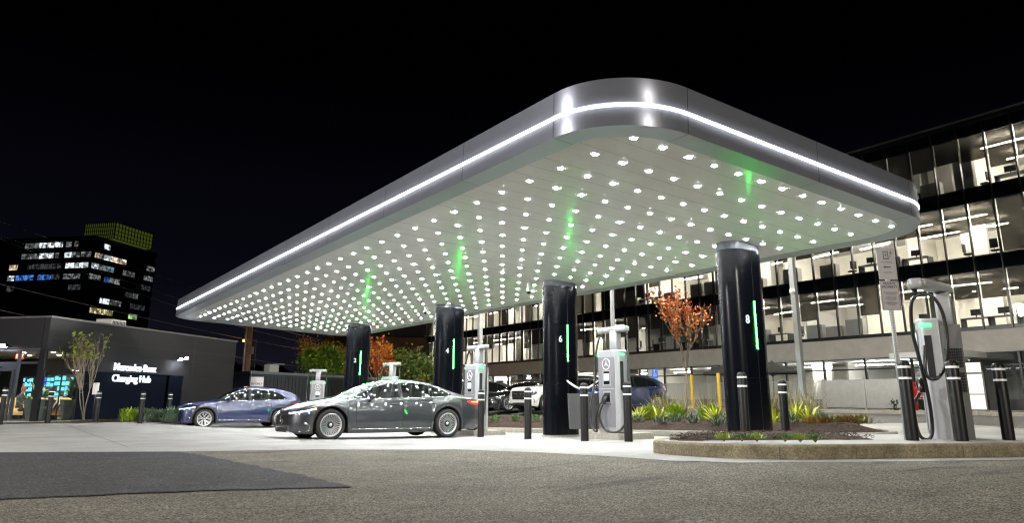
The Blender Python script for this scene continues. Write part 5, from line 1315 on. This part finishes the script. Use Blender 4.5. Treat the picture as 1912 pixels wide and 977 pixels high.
    def plug(x, y, z, rx=0):
        q = B(M_hose, True); q.tube([(x, y, z+pad+.02), (x-.02, y, z+pad-.14)], .045, 8); q.tube([(x, y, z+pad), (x+.09, y, z+pad+.07)], .035, 8); q.tube([(x-.06, y, z+pad+.05), (x-.12, y, z+pad-.02), (x-.06, y, z+pad-.12)], .014, 6); q.build('plug', t)
    q = B(M_hose, True)
    if big:
        c = (-.0, -.80); q.tube([(c[0], c[1], 2.31+pad), (c[0], c[1], 2.2+pad)], .045, 10); q.build('clamp', t)
        cable([(0.068, -0.929, 2.22), (-0.062, -0.956, 2.075), (-0.095, -0.858, 1.662), (-0.053, -0.789, 1.282), (-0.007, -0.719, 0.905), (0.02, -0.66, 0.532), (0.012, -0.623, 0.177), (-0.054, -0.643, 0.044), (-0.165, -0.693, 0.097), (-0.211, -0.737, 0.382), (-0.19, -0.72, 0.569), (-0.098, -0.597, 0.714)], .027)
        cable([(0.101, -0.912, 2.22), (0.248, -0.874, 2.146), (0.341, -0.82, 1.916), (0.357, -0.787, 1.615), (0.34, -0.78, 1.351), (0.285, -0.746, 1.126), (0.182, -0.753, 0.959), (0.077, -0.799, 0.932), (0.017, -0.795, 1.016), (0.025, -0.786, 1.205), (0.053, -0.719, 1.435)], .027)
        px_, py_, pz_ = (-0.048, -0.605, 0.834); q = B(M_hose, True); q.tube([(px_, py_, pz_+pad-.10), (px_, py_, pz_+pad+.03)], .045, 8); q.tube([(px_, py_, pz_+pad), (px_-.02, py_-.1, pz_+pad+.1)], .032, 8); q.tube([(px_, py_-.05, pz_+pad+.12), (px_-.08, py_-.05, pz_+pad+.06), (px_-.06, py_-.05, pz_+pad-.04)], .012, 6); q.build('plug', t)
    else:
        for sy in (-1, 1):
            q = B(M_hose, True) if sy == 1 else q; q.tube([(.0, sy*.40, 2.33+pad), (.0, sy*.40, 2.24+pad)], .035, 8)
            q.build('clamp', t) if sy == 1 else None
        q = B(M_hose, True); q.tube([(.1, -.38, 2.33+pad), (.1, -.38, 2.22+pad)], .03, 8); q.build('clamp', t)
        cable([(.0, .40, 2.26), (-.02, .45, 2.2), (-.08, .52, 1.8), (-.12, .52, 1.2), (-.3, .50, .6), (-.34, .42, .15), (-.34, .25, .02), (-.38, .22, .3), (-.36, .12, .62), (-.27, .02, .78)])
        cable([(.0, .52, 2.26), (-.12, .42, 2.05), (-.10, .40, 1.75), (-.10, .42, 1.3), (-.20, .44, .8), (-.36, .30, .5), (-.36, .15, .2), (-.34, -.1, .04), (-.30, -.32, .03), (-.2, -.42, .2), (-.05, -.45, .6), (.0, -.42, 1.1)] if False else [(.0, .38, 2.26), (-.0, .28, 2.12), (.0, .25, 1.9)])
        cable([(.1, -.38, 2.26), (.09, -.42, 2.0), (.05, -.46, 1.4), (.02, -.48, .8), (-.02, -.47, .45), (-.06, -.43, .7), (-.06, -.385, 1.1)])
        cable([(-.27, -.06, .78), (-.36, .02, .62), (-.40, .08, .35), (-.36, -.02, .10), (-.3, -.2, .02), (-.22, -.4, .06), (-.1, -.5, .25)])
        for yy in (.04, -.05):
            q = B(M_hose, True); q.tube([(-.24, yy, .84+pad), (-.33, yy, .76+pad), (-.37, yy, .64+pad)], [.045, .04, .03], 8); q.build('plug', t)
    return t
charger((12.05, 13.1, gz(12, 13.1)+.005), .02, 'silver charging station with hanging cables beside the pillar numbered 6')
charger((11.75, 18.75, gz(11.8, 18.8)+.005), .02, 'silver charging station behind the tail of the dark grey sedan')
charger((13.4, 36.4, -.2), R(72), 'silver charging station facing forward behind the bonnet of the sedan, beyond the canopy')
charger((13.3, 27.8, -.2), .3, 'silver charging station of which only the swing arm shows above the sedan roof')
charger((12.30, 6.05, .295), R(-62), 'tall silver charging station at the right with a green bar and side vents', True, pad=.015)
# ------------------------------------------------------------------ waste bin with a squeegee hood
t = thing('waste_bin', 'dark grey tapered waste bin under a pale winged hood beside the pillar numbered 6', 'bin', (11.85, 14.0, .02), R(-35))
M_bin = mat('bin_grey', (.06, .06, .065), .5)
q = B(M_bin)
for x0, x1 in ((-.36, -.02), (.03, .36)):
    c = .04; q.add([(x0+c, -.2, .22), (x1-c, -.2, .22), (x1-c, .2, .22), (x0+c, .2, .22), (x0, -.26, 1.05), (x1, -.26, 1.05), (x1, .26, 1.05), (x0, .26, 1.05)], [(0, 3, 2, 1), (4, 5, 6, 7), (0, 1, 5, 4), (1, 2, 6, 5), (2, 3, 7, 6), (3, 0, 4, 7)], False)
q.build('bin_body', t)
q = B(M_cw, True); q.tube([(0, .0, -.05), (0, 0, 1.25)], .055, 12); q.build('post', t)
q = B(M_white, True)
for s in (-1, 1):
    vs = []
    for i in range(7):
        f = i/6; x = s*.38*f; z = 1.12+.12*f+.1*f*f; hw = .20*math.sin(PI*(.25+.62*f)); vs += [(x, -hw, z), (x, hw, z), (x, hw*.9, z+.035), (x, -hw*.9, z+.035)]
    q.add(vs, [(i*4+j, i*4+(j+1) % 4, (i+1)*4+(j+1) % 4, (i+1)*4+j) for i in range(6) for j in range(4)]+[(24, 25, 26, 27)])
fixn(q.build('hood', t))
q = B(mat('red_label', (.5, .03, .02), .5)); q.box(-.06, -.062, 1.09, .06, -.056, 1.16); q.build('label', t)
# ------------------------------------------------------------------ sign post on the front island
M_signw = mat('sign_face', (.31, .29, .305), .45); M_ink = mat('sign_ink', (.03, .03, .035), .6)
SP = Vector((11.27, 5.90, .30)); sx_ = Vector((.8207, -.5713, 0)); 
ang = math.atan2(-.5713, .8207)+R(2)
t = thing('sign_post', 'leaning galvanised post with two signs, EV charging arrow and private property', 'sign', SP, ang)
q = B(mat('galvanised_post', (.34, .34, .35), .4, .7)); q.box(-.028, -.02, -.1, .028, .02, 3.0)
q.use(M_dark)
for i in range(70): q.box(-.006, -.0225, .1+i*.04, .006, -.0195, .112+i*.04)
q.build('post', t)
q = B(M_signw); q.box(-.145, -.032, 2.46, .145, -.024, 2.97); sg1 = q.build('charging_sign', t)
q = B(M_ink)
q.box(-.045, -.034, 2.80, -.035, -.0325, 2.90); q.box(.025, -.034, 2.80, .035, -.0325, 2.90); q.box(-.045, -.034, 2.90, .035, -.0325, 2.912); q.box(-.053, -.034, 2.785, .043, -.0325, 2.80)
q.add([(-.002, -.0335, 2.885), (-.022, -.0335, 2.845), (-.006, -.0335, 2.845), (-.012, -.0335, 2.815), (.012, -.0335, 2.855), (-.003, -.0335, 2.855)], [(0, 1, 2, 5), (2, 3, 4, 5)])
q.tube([(.04, -.034, 2.83), (.055, -.034, 2.815), (.065, -.034, 2.83), (.065, -.034, 2.86), (.08, -.034, 2.875)], .003, 4); q.box(.07, -.035, 2.875, .092, -.0325, 2.9); q.box(.074, -.035, 2.9, .077, -.0325, 2.915); q.box(.085, -.035, 2.9, .088, -.0325, 2.915)
q.box(-.035, -.034, 2.652, .055, -.0325, 2.668); q.add([(-.065, -.0335, 2.66), (-.03, -.0335, 2.682), (-.03, -.0335, 2.638)], [(0, 1, 2)])
q.build('pictogram', sg1)
text('lettering', 'EV CHARGING', .028, M_ink, sg1, frame((0, -.0335, 2.735), (1, 0, 0), (0, 0, 1)), .0006)
text('small_lettering', 'SPACES RESERVED\nFOR VEHICLES CHARGING', .013, M_ink, sg1, frame((0, -.0335, 2.575), (1, 0, 0), (0, 0, 1)), .0004)
q = B(M_signw); q.box(-.15, -.032, 1.98, .15, -.024, 2.44); q.use(M_ink)
for a in ((-.14, -.0335, 1.988, -.134, -.0325, 2.432), (.134, -.0335, 1.988, .14, -.0325, 2.432), (-.134, -.0335, 1.988, .134, -.0325, 1.994), (-.134, -.0335, 2.426, .134, -.0325, 2.432)): q.box(*a)
sg2 = q.build('property_sign', t)
text('lettering', 'PRIVATE\nPROPERTY', .052, M_ink, sg2, frame((0, -.0335, 2.368), (1, 0, 0), (0, 0, 1)), .0006, .0012)
text('small_lettering', 'PARKING IS FOR CUSTOMERS\nOF THIS LOCATION ONLY\nWHILE CHARGING\n \nALL OTHER VEHICLES\nARE SUBJECT TO BEING\nTOWED OR BOOTED\nAT OWNER EXPENSE\n \nTHIS PROPERTY IS\nMONITORED DAY AND NIGHT\nBY SECURITY CAMERAS\nNO LOITERING', .0165, M_ink, sg2, frame((0, -.0335, 2.16), (1, 0, 0), (0, 0, 1)), .0004)
q = B(M_chrome, True)
for z in (2.50, 2.945, 2.02, 2.42): q.lathe([(0, -.008), (.006, -.006), (.007, 0)], (0, -.033, z), 8, 'y')
q.build('bolts', t)
# ------------------------------------------------------------------ lamp masts, the last two assumed
def mast(x, y, z, h, lab, base=True, cam_=False, e=600, head=(-1, 0), col_=(1, .96, .88), r=.085):
    t = thing('lamp_post', lab, 'lamp post', (x, y, z))
    if base:
        q = B(M_kerb, True); q.lathe([(0, .62), (.28, .62), (.30, .60), (.30, -.2)], n=24); q.build('footing', t); q = B(M_cw); q.box(-.2, -.2, .62, .2, .2, .80); q.build('base_cover', t)
    q = B(mat('mast_paint', (.38, .40, .40), .45, .2)); q.box(-r, -r, .5 if base else 0, r, r, h); q.build('pole', t)
    q = B(M_mull); hx, hy = head; q.box(min(0, hx*.9)-.1, -.18, h, max(0, hx*.9)+.1, .18, h+.1); q.build('head', t)  # no head is in view; lit heads are assumed on every mast
    q = B(glow('mast_lens_%d' % int(e), col_, e*.12)); q.box(min(0, hx*.85)-.02, -.14, h-.012, max(0, hx*.85)+.02, .14, h-.002); q.build('lens', t)
    ld = bpy.data.lights.new('lamp', 'SPOT'); ld.energy = e; ld.color = col_; ld.shadow_soft_size = .6; ld.spot_size = R(179); ld.spot_blend = .08
    lo = bpy.data.objects.new('bulb', ld); col.objects.link(lo); lo.parent = t; lo.location = (hx*.5, hy*.5, h-.05)
    if cam_:
        q = B(M_white, True); q.lathe([(0, 0), (.07, 0), (.09, -.06), (.09, -.14), (.05, -.18), (0, -.18)], (-.16, -.05, 4.2), 12); q.tube([(-.16, -.05, 4.1), (-.32, -.1, 4.08)], .045, 8); q.build('camera_dome', t)
    return t
mast(21.6, 14.5, .38, 9.0, 'white lamp mast on a round concrete footing at the end of the planted island', True, True, e=E_MAST)
mast(17.9, 28.3, .2, 9.0, 'white lamp mast behind the charger between pillars 4 and 6', False, e=E_MAST)
P = AT(1145, 640, 30); mast(P.x, P.y, .4, 9.5, 'slim white lamp mast behind the charger by the pillar numbered 6', False, e=E_MAST, r=.06)
mast(-13, 16, 0, 8.5, 'assumed unseen lamp mast beyond the left picture edge', True, e=E_ASSUMED*1.8, col_=(1, .95, .90))  # unseen mast, assumed from fascia streaks, added to brighten fascia and left slab
mast(2, -15, 0, 8.5, 'assumed unseen lamp mast behind the viewer', True, e=E_ASSUMED*1.1, col_=(1, .91, .78), head=(1, 0))  # unseen mast, likewise assumed, added to light the asphalt, kerb and fascia corner
# ------------------------------------------------------------------ utility pole, wires, orange street lamps
P = AT(461, 700, 70); t = thing('utility_pole', 'tall wooden utility pole lit orange on one side behind the hub', 'pole', (P.x, P.y, 0))
q = B(mat('pole_wood', (.17, .14, .11), .9, noise=.3, nscale=6), True); q.tube([(0, 0, 0), (-.2, .1, 14)], .34, 12, .28); q.build('pole', t)
q = B(M_alu, True); q.tube([(-.5, -.5, 0), (-.6, -.4, 12)], .10, 8); q.box(.1, -.5, 5.2, .5, -.2, 5.9); q.build('conduit', t)
ld = bpy.data.lights.new('lamp', 'POINT'); ld.energy = 60; ld.color = (1, .42, .06); lo = bpy.data.objects.new('street_glow', ld)
def orange(px, py, d, s, lab, e=400):
    P = AT(px, py, d); t = thing('street_lamp', lab, 'street lamp', P)
    q = B(glow('sodium_lamp', (1, .42, .05), 30.), True); n1 = 10; vs = [(s*math.cos(2*PI*i/n1)*math.sin(PI*(j+.5)/6), s*math.sin(2*PI*i/n1)*math.sin(PI*(j+.5)/6), -s*.6*math.cos(PI*(j+.5)/6)) for i in range(n1) for j in range(6)]
    q.add(vs, [(i*6+j, ((i+1) % n1)*6+j, ((i+1) % n1)*6+j+1, i*6+j+1) for i in range(n1) for j in range(5)]); q.build('bulb', t)
    q = B(M_mull, True); q.tube([(0, 0, s*.6), (.4, .5, s*.8), (1.6, 2, .3), (1.8, 2.2, -P.z)], .09, 6); q.build('arm', t)
    ld = bpy.data.lights.new('lamp', 'POINT'); ld.energy = e; ld.color = (1, .42, .06); ld.shadow_soft_size = .3
    lo = bpy.data.objects.new('glow_light', ld); col.objects.link(lo); lo.parent = t; lo.location = (0, -.5, -.5)
orange(574, 665.5, 80, .30, 'left one of two orange street lamps glowing through the trees', 260)
orange(638.5, 683, 70, .20, 'right one of two orange street lamps, low beside the pillar numbered 2', 160)
orange(455, 637, 66, .10, 'small dim orange lamp on an arm beside the utility pole', 90)
def wire(px0, py0, d0, px1, py1, d1, sag, lab, r=.02):
    a, b_ = AT(px0, py0, d0), AT(px1, py1, d1); q = B(mat('wire_grey', (.10, .10, .10), .6), True); mid = (a+b_)/2
    pts = [a+(b_-a)*i/20-Vector((0, 0, 4*sag*(i/20)*(1-i/20))) for i in range(21)]
    o = q.tube([p-mid for p in pts], r, 5).build('overhead_wire'); o.location = mid; tag(o, lab, 'wire', 'overhead wires over the hub')
wire(-20, 432, 40, 620, 640, 85, .5, 'highest overhead wire crossing the distant tower'); wire(-20, 437, 40, 620, 648, 85, .9, 'second overhead wire just under the highest one'); wire(-20, 526, 40, 620, 662, 85, .3, 'middle overhead wire crossing low in front of the tower')
wire(-20, 407, 40, 700, 640, 90, .3, 'overhead wire running above the dark tower roof', .016); wire(-20, 575, 38, 600, 690, 80, .3, 'lowest overhead wire just above the hub roof', .016)
# ------------------------------------------------------------------ small things by the offices
t = thing('parking_sign', 'blue accessible parking sign on a thin black post behind the navy SUV', 'sign', (27.9, 27.2, .45), ax)
q = B(M_mull, True); q.tube([(0, .03, 0), (0, .03, 2.15)], .03); q.build('post', t)
q = B(mat('sign_blue', (.02, .13, .55), .4)); q.box(-.15, -.01, 1.62, .15, .01, 2.1); q.box(-.15, -.01, 1.38, .15, .01, 1.58); sb_ = q.build('panel', t)
q = B(M_white, True); q.tube([(-.03, -.014, 2.02), (-.03, -.014, 1.86), (.05, -.014, 1.85), (.07, -.014, 1.74)], .014, 6); q.tube([(.05*math.cos(a)-.01, -.014, 1.79+.05*math.sin(a)) for a in np.linspace(2.2, 5.8, 9)], .01, 6); q.lathe([(0, -.016), (.022, -.014)], (-.03, 0, 2.05), 8, 'y'); q.build('symbol', sb_)
def yb(px, d, lab):
    P = AT(px, 770, d); t = thing('yellow_bollard', lab, 'bollard', (P.x, P.y, .45), 0, 'yellow bollards by the fence')
    q = B(mat('yellow_paint', (.55, .36, .02), .5), True); q.lathe([(.1, 0), (.1, 1.85), (.07, 1.93), (0, 1.96)], n=14); q.build('post', t)
yb(1294, 40.2, 'yellow bollard behind the fence under the patio umbrella'); yb(1345, 37.6, 'yellow bollard at the fence just left of the pillar numbered 8')
P = AT(1711, 777, 34.5); t = thing('fire_standpipe', 'red fire standpipe with a small red notice in front of the board fence', 'standpipe', (P.x, P.y, .5), ax)
M_red = mat('red_paint', (.55, .015, .012), .4)
q = B(M_red, True); q.tube([(0, 0, 0), (0, 0, 1.25)], .13, 12); q.tube([(-.28, -.05, 1.0), (.28, -.05, 1.0)], .09, 10); q.lathe([(.14, 1.25), (.16, 1.29), (.1, 1.4), (0, 1.42)], n=12); q.build('pipe', t)
q = B(M_red); q.box(-.1, -.2, .62, .42, -.17, 1.05); nb_ = q.build('notice', t); text('lettering', 'FIRE\nDEPT.\nACCESS', .1, M_white, nb_, frame((.16, -.205, .84), (1, 0, 0), (0, 0, 1)), .002, .002)
# rocks at the lawn's edge
M_rock = mat('tan_rock', (.34, .25, .14), .9, noise=.3, nscale=5, bump=.5)
for i in range(11):
    f = i/10; P = AT(1838+80*f, 789+2*f, 30.5); x, y = 30.9+random.uniform(0, .9), 9.4-f*3.6
    s = random.uniform(.16, .34); q = B(M_rock); bmx = bmesh.new(); bmesh.ops.create_icosphere(bmx, subdivisions=2, radius=s)
    for v in bmx.verts: v.co = Vector((v.co.x*1.3, v.co.y, v.co.z*.6))*random.uniform(.85, 1.12)
    me = bpy.data.meshes.new('rock'); bmx.to_mesh(me); bmx.free(); me.materials.append(M_rock); o = bpy.data.objects.new('rock', me); col.objects.link(o); o.location = (x, y, .64+s*.2)
    tag(o, 'tan rock lying on the lawn edge by the far kerb', 'rock', 'tan rocks on the lawn edge')
# ------------------------------------------------------------------ plants
def tree(name, x, y, z, h, label, crown, leaf_m, n_leaf, leaf=.09, trunk_h=.35, r0=.06, spread=.42, levels=4, cat='tree', bark=None, top_only=0., seed=1, stems=1, crown_shape=None, up=.55, kind=None):
    rs = random.Random(seed); t = thing(name, label, cat, (x, y, z)); q = B(bark or M_bark, True); tips = []
    def grow(p, d, L_, r, lv):
        pts = [p]; dd = d.copy(); n_ = 4
        for i in range(n_):
            dd = (dd+Vector((rs.uniform(-.12, .12), rs.uniform(-.12, .12), rs.uniform(-.02, .12)))).normalized(); pts.append(pts[-1]+dd*L_/n_)
        q.tube(pts, r, 6 if lv < 2 else 4, r*.55, caps=False)
        if lv >= 2: tips.extend(pts[1:])
        if lv >= levels: return
        for k_ in range(rs.choice((2, 3, 3)) if lv else rs.choice((4, 5))):
            a = rs.uniform(0, 2*PI); s = rs.uniform(spread*.6, spread*1.3); nd = (dd+Vector((math.cos(a)*s*1.6, math.sin(a)*s*1.6, up*rs.uniform(.1, .8)))).normalized()
            grow(pts[rs.choice((2, 3, 4)) if lv else 4], nd, L_*rs.uniform(.62, .85), r*.58, lv+1)
    for s_ in range(stems):
        d0 = Vector((rs.uniform(-.22, .22)*(stems > 1), rs.uniform(-.22, .22)*(stems > 1), 1)).normalized()
        p0 = Vector((rs.uniform(-.05, .05), rs.uniform(-.05, .05), 0)) if stems > 1 else Vector((0, 0, 0))
        grow(p0, d0, h*trunk_h, r0, 0)
    q.build('trunk', t)
    q = MB(); tops = max(p.z for p in tips); c = [p for p in tips if p.z > top_only*tops]
    for i in range(n_leaf):
        p = rs.choice(c)+Vector((rs.gauss(0, crown), rs.gauss(0, crown), rs.gauss(0, crown))); m_ = rs.choice(leaf_m); q.use(m_, False)
        n_ = Vector((rs.uniform(-1, 1), rs.uniform(-1, 1), rs.uniform(-1, 1))).normalized(); u = n_.orthogonal().normalized(); v = n_.cross(u); s = leaf*rs.uniform(.6, 1.3)
        q.add([p-u*s, p+v*s*.5, p+u*s, p-v*s*.5], [(0, 1, 2, 3)])
    q.build('crown', t); return t
M_or = mat('orange_leaf', (.62, .16, .012), .6, noise=.3, nscale=2); M_or2 = mat('amber_leaf', (.62, .28, .02), .6); M_rd = mat('red_leaf', (.30, .035, .012), .6)
M_ol = mat('olive_leaf', (.16, .15, .03), .6, noise=.3, nscale=4); M_br = mat('grey_twig', (.26, .22, .17), .8)
# the red-leaved tree in the island
TX, TY = 18.3, 16.6
tree('autumn_tree', TX, TY, gz(TX, TY)+.2, 5.1, 'slender tree with bare lower twigs and orange-red leaves on top, in the planted island', .07, [M_or, M_or, M_rd, M_or2], 1150, .055, .30, .05, .32, 5, bark=M_br, top_only=.60, seed=5, up=.95)
# trees beyond
def AG(px, d): P = AT(px, 755, d); return P.x, P.y
x, y = AG(607, 62); tree('green_tree', x, y, 0, 7.0, 'bright green cone-shaped tree left of the pillar numbered 2', .38, [M_leafy, M_leaf], 5000, .16, .26, .12, .35, 4, seed=8)
x, y = AG(640, 74); tree('bare_tree', x, y, 0, 8.0, 'sparse yellowing tree around the right-hand orange lamp', .3, [M_ol, M_or2], 1500, .16, .3, .1, .5, 4, seed=12)
x, y = AG(588, 84); tree('bare_tree', x, y, 0, 9.5, 'sparse yellowing tree rising behind the green cone-shaped tree', .35, [M_ol, M_or2], 1300, .17, .3, .1, .45, 4, seed=22)
x, y = AG(546, 88); tree('autumn_tree', x, y, 0, 6.0, 'wide orange-brown tree lit by the street lamp above the enclosure', .5, [M_or, M_rd, M_ol], 2600, .2, .22, .14, .7, 4, seed=15)
x, y = AG(711, 46); tree('autumn_tree', x, y, 0, 6.0, 'upright tree with red-orange leaves right of the pillar numbered 2', .20, [M_or, M_rd, M_or2], 2400, .10, .28, .08, .32, 4, bark=M_br, seed=31)
x, y = AG(745, 50); tree('green_tree', x, y, 0, 5.8, 'leafy green tree behind the small swing arm', .35, [M_leaf, M_leafy, M_ol], 4200, .13, .26, .1, .42, 4, seed=41)
x, y = AG(775, 46); tree('green_tree', x, y, 0, 4.6, 'rounded green tree at the left end of the office building', .35, [M_leaf, M_leafd, M_ol], 4200, .13, .26, .1, .42, 4, seed=47)
# dark wooded skyline
rs = random.Random(77); q = B(mat('far_wood', (.02, .024, .02), .9))
for i in range(90):
    px = rs.uniform(-60, 1000); d = rs.uniform(300, 420); P = AT(px, 752, d); P.z = 0; hh = rs.uniform(9, 17) if px > 280 else rs.uniform(12, 26)
    c = P+Vector((0, 0, hh*.55)); n1, n2 = 9, 6; vs = []
    for a in range(n1):
        for b_ in range(n2+1):
            th = PI*b_/n2; k_ = rs.uniform(.8, 1.2); vs.append(c+Vector((math.sin(th)*math.cos(2*PI*a/n1)*hh*.5*k_, math.sin(th)*math.sin(2*PI*a/n1)*hh*.5*k_, math.cos(th)*hh*.5*k_)))
    q.add(vs, [(a*(n2+1)+b_, ((a+1) % n1)*(n2+1)+b_, ((a+1) % n1)*(n2+1)+b_+1, a*(n2+1)+b_+1) for a in range(n1) for b_ in range(n2)])
tag(q.build('far_woods'), 'dark far-off wood along the skyline behind the hub', 'wood', kind='stuff')
# sapling by the hub
x, y, _ = AT(158, 784, 28.3); tree('sapling', x, y, .03, 2.9, 'thin many-stemmed sapling with a few yellowing leaves in front of the hub', .045, [M_ol, M_ol, M_leafy], 260, .085, .42, .028, .26, 3, bark=M_br, top_only=.66, seed=3, stems=3, up=1.5)
M_fern = mat('blue_green_foliage', (.06, .10, .055), .6, noise=.4, nscale=8)
def shrub(x, y, z, r, h, n_, m_, lab, cat='shrub', name='shrub', L_=.16, w_=.03, group=None, seed=0, droop=.3):
    rs_ = random.Random(seed+int(x*100)); t = thing(name, lab, cat, (x, y, z), rs_.uniform(0, 6), group); q = B(m_)
    st = random.getstate(); random.seed(seed+5)
    sb = B(M_bark, True)
    for i in range(7): a = rs_.uniform(0, 6.3); sb.tube([(0, 0, -.03), (r*.35*math.cos(a), r*.35*math.sin(a), h*.5)], .008, 4, .004)
    for i in range(n_):
        a = rs_.uniform(0, 2*PI); rr = r*math.sqrt(rs_.random())*.8; zz = h*rs_.random()*(1-.5*(rr/r)**2)*.8
        blade(q, (rr*math.cos(a), rr*math.sin(a), zz), (math.cos(a)*rs_.uniform(.1, 1), math.sin(a)*rs_.uniform(.1, 1), rs_.uniform(.3, 1.4)), L_*rs_.uniform(.6, 1.2), w_, droop, 3)
    random.setstate(st); sb.build('stems', t); q.build('foliage', t); return t
def iz(x, y): return gz(x, y)+.13+.2*sm(min(x-14.4, 18.9-x)/.9)
x, y, _ = AT(285, 788, 28.6)
for dx, dy, r_, m_, lab in ((-.75, .55, .45, M_leafy, 'small yellowing shrub at the left of the bed under the hub letters'), (-.15, .1, .55, M_fern, 'low grey-green shrub in the middle of the bed under the hub letters'), (.55, -.4, .55, M_fern, 'low grey-green shrub nearest the blue car in the hub bed')): shrub(x+dx, y+dy, .0, r_, .62, 320, m_, lab, seed=int(r_*100), L_=.2, w_=.05)
hb = [(P0.x+.747*a+.664*b_, P0.y+.664*a-.747*b_) for a, b_ in ((.2, .5), (3.6, .4), (3.8, 1.4), (2.2, 1.9), (.2, 1.7))]; mound('mulch_bed', hb, .06, .03)
hb = [(P0.x+.747*a+.664*b_, P0.y+.664*a-.747*b_) for a, b_ in ((4.4, .8), (7.2, .8), (7.0, 2.6), (5.6, 3.2), (4.2, 2.2))]; mound('mulch_bed', hb, .06, .03)
sheet('hub_pavement', [(1.2, 31.9), (4.6, 33.6), (9.8, 38.6), (12, 42), (10.2, 43.2), (1.35, 33.05), (-9, 44), (-14, 36), (-2.5, 31.6)], M_conc, .06, fz=lambda a, b_: .0)
# front island: low green sprouts
for i, (px, lab) in enumerate(((1349, 'low green tuft at the left end of the front mulch bed'), (1384, 'low green tuft in front of the bollard by pillar 8'), (1414, 'pale green tuft right in front of pillar 8'), (1470, 'low green tuft just right of pillar 8 in the front bed'), (1500, 'small green tuft in the middle of the front bed'), (1530, 'low spreading green tuft at the right part of the front bed'))):
    xx, yy = G(px, 832, .2); xx += .5; yy += .38; shrub(xx, yy, gz(xx, yy)+.235, .15, .05, 110, M_leaf if i % 2 else M_leafy, lab, 'groundcover plant', 'groundcover_plant', .055, .014, seed=i)
# rear island plants: lime shrubs, spiky yellow plants, blue-green ferns, tall grasses
def onisl(px, X):
    d = gray(px, 790); s = X/d.x; return X, d.y*s
Lm = [(1125, 16.9), (1213, 17.2), (1262, 17.6), (1326, 17.0)]
for i, (px, X) in enumerate(Lm):
    x, y = onisl(px, X); shrub(x, y, iz(x, y)-.03, .36, .5, 340, M_leafy, 'bright lime shrub in the planted island, %s' % ['leftmost of four, beside the charger', 'second from the left, behind the navy SUV tail', 'second from the right, left of the red-leaved tree', 'rightmost, just left of the pillar numbered 8'][i], L_=.17, w_=.06, seed=i*7)
Sp = [(1193, 16.6), (1232, 16.4), (1448, 15.8), (1484, 15.9), (1510, 15.9), (1336, 16.0)]
for i, (px, X) in enumerate(Sp):
    x, y = onisl(px, X); shrub(x, y, iz(x, y)-.03, .08, .08, 46, mat('yellow_blade', (.42, .46, .03), .5), 'spiky yellow-green plant in the planted island, %s from the left' % ['first', 'second', 'fourth', 'fifth', 'sixth', 'third'][i], 'spiky plant', 'spiky_plant', .48, .05, seed=i*5, droop=.9)
Bf = [(896, 15.6), (925, 15.3), (963, 15.5), (998, 15.3), (1190, 15.4), (1235, 15.1), (1262, 15.7), (1295, 15.3), (1340, 15.0), (1352, 15.5), (1475, 15.2), (1535, 15.6), (1110, 15.3)]
for i, (px, X) in enumerate(Bf):
    x, y = onisl(px, X); shrub(x, y, iz(x, y)-.03, .24, .3, 170, M_fern if i > 3 else M_leaf, 'low needle-leaved evergreen in the mulch of the planted island', 'shrub', 'low_evergreen', .13, .018, 'low evergreens planted in the island mulch', seed=i*3)
Gr = [(1250, 18.2), (1275, 18.4), (1320, 18.1), (1440, 17.4), (1462, 17.5), (1492, 17.3), (1515, 17.2), (1232, 18.3)]
for i, (px, X) in enumerate(Gr):
    x, y = onisl(px, X); shrub(x, y, iz(x, y)-.05, .12, .15, 150, mat('dry_grass', (.26, .23, .11), .8), 'tall wispy dry grass clump at the back of the planted island', 'grass', 'grass_clump', .85, .014, 'tall grass clumps at the back of the island', seed=i*11, droop=.7)
x, y = onisl(1560, 15.7)
for i in range(4): shrub(x-.2+i*.35, y+.3-i*.12, iz(x-.2+i*.35, y+.3)-.05, .38, .22, 260, [mat('rust_leaf', (.20, .10, .02), .6), M_ol][i % 2], 'low amber groundcover clump at the rounded end of the planted island', 'shrub', 'amber_groundcover', .1, .03, 'amber groundcover at the island end', seed=i)
for px in (1673, 1722):
    P = AT(px, 766, 36.3); shrub(P.x, P.y, .55, .34, .75, 120, M_leafd, 'dark leafy bush in front of the board fence, %s of the red standpipe' % ('left' if px < 1700 else 'right'), L_=.16, w_=.07, seed=px)
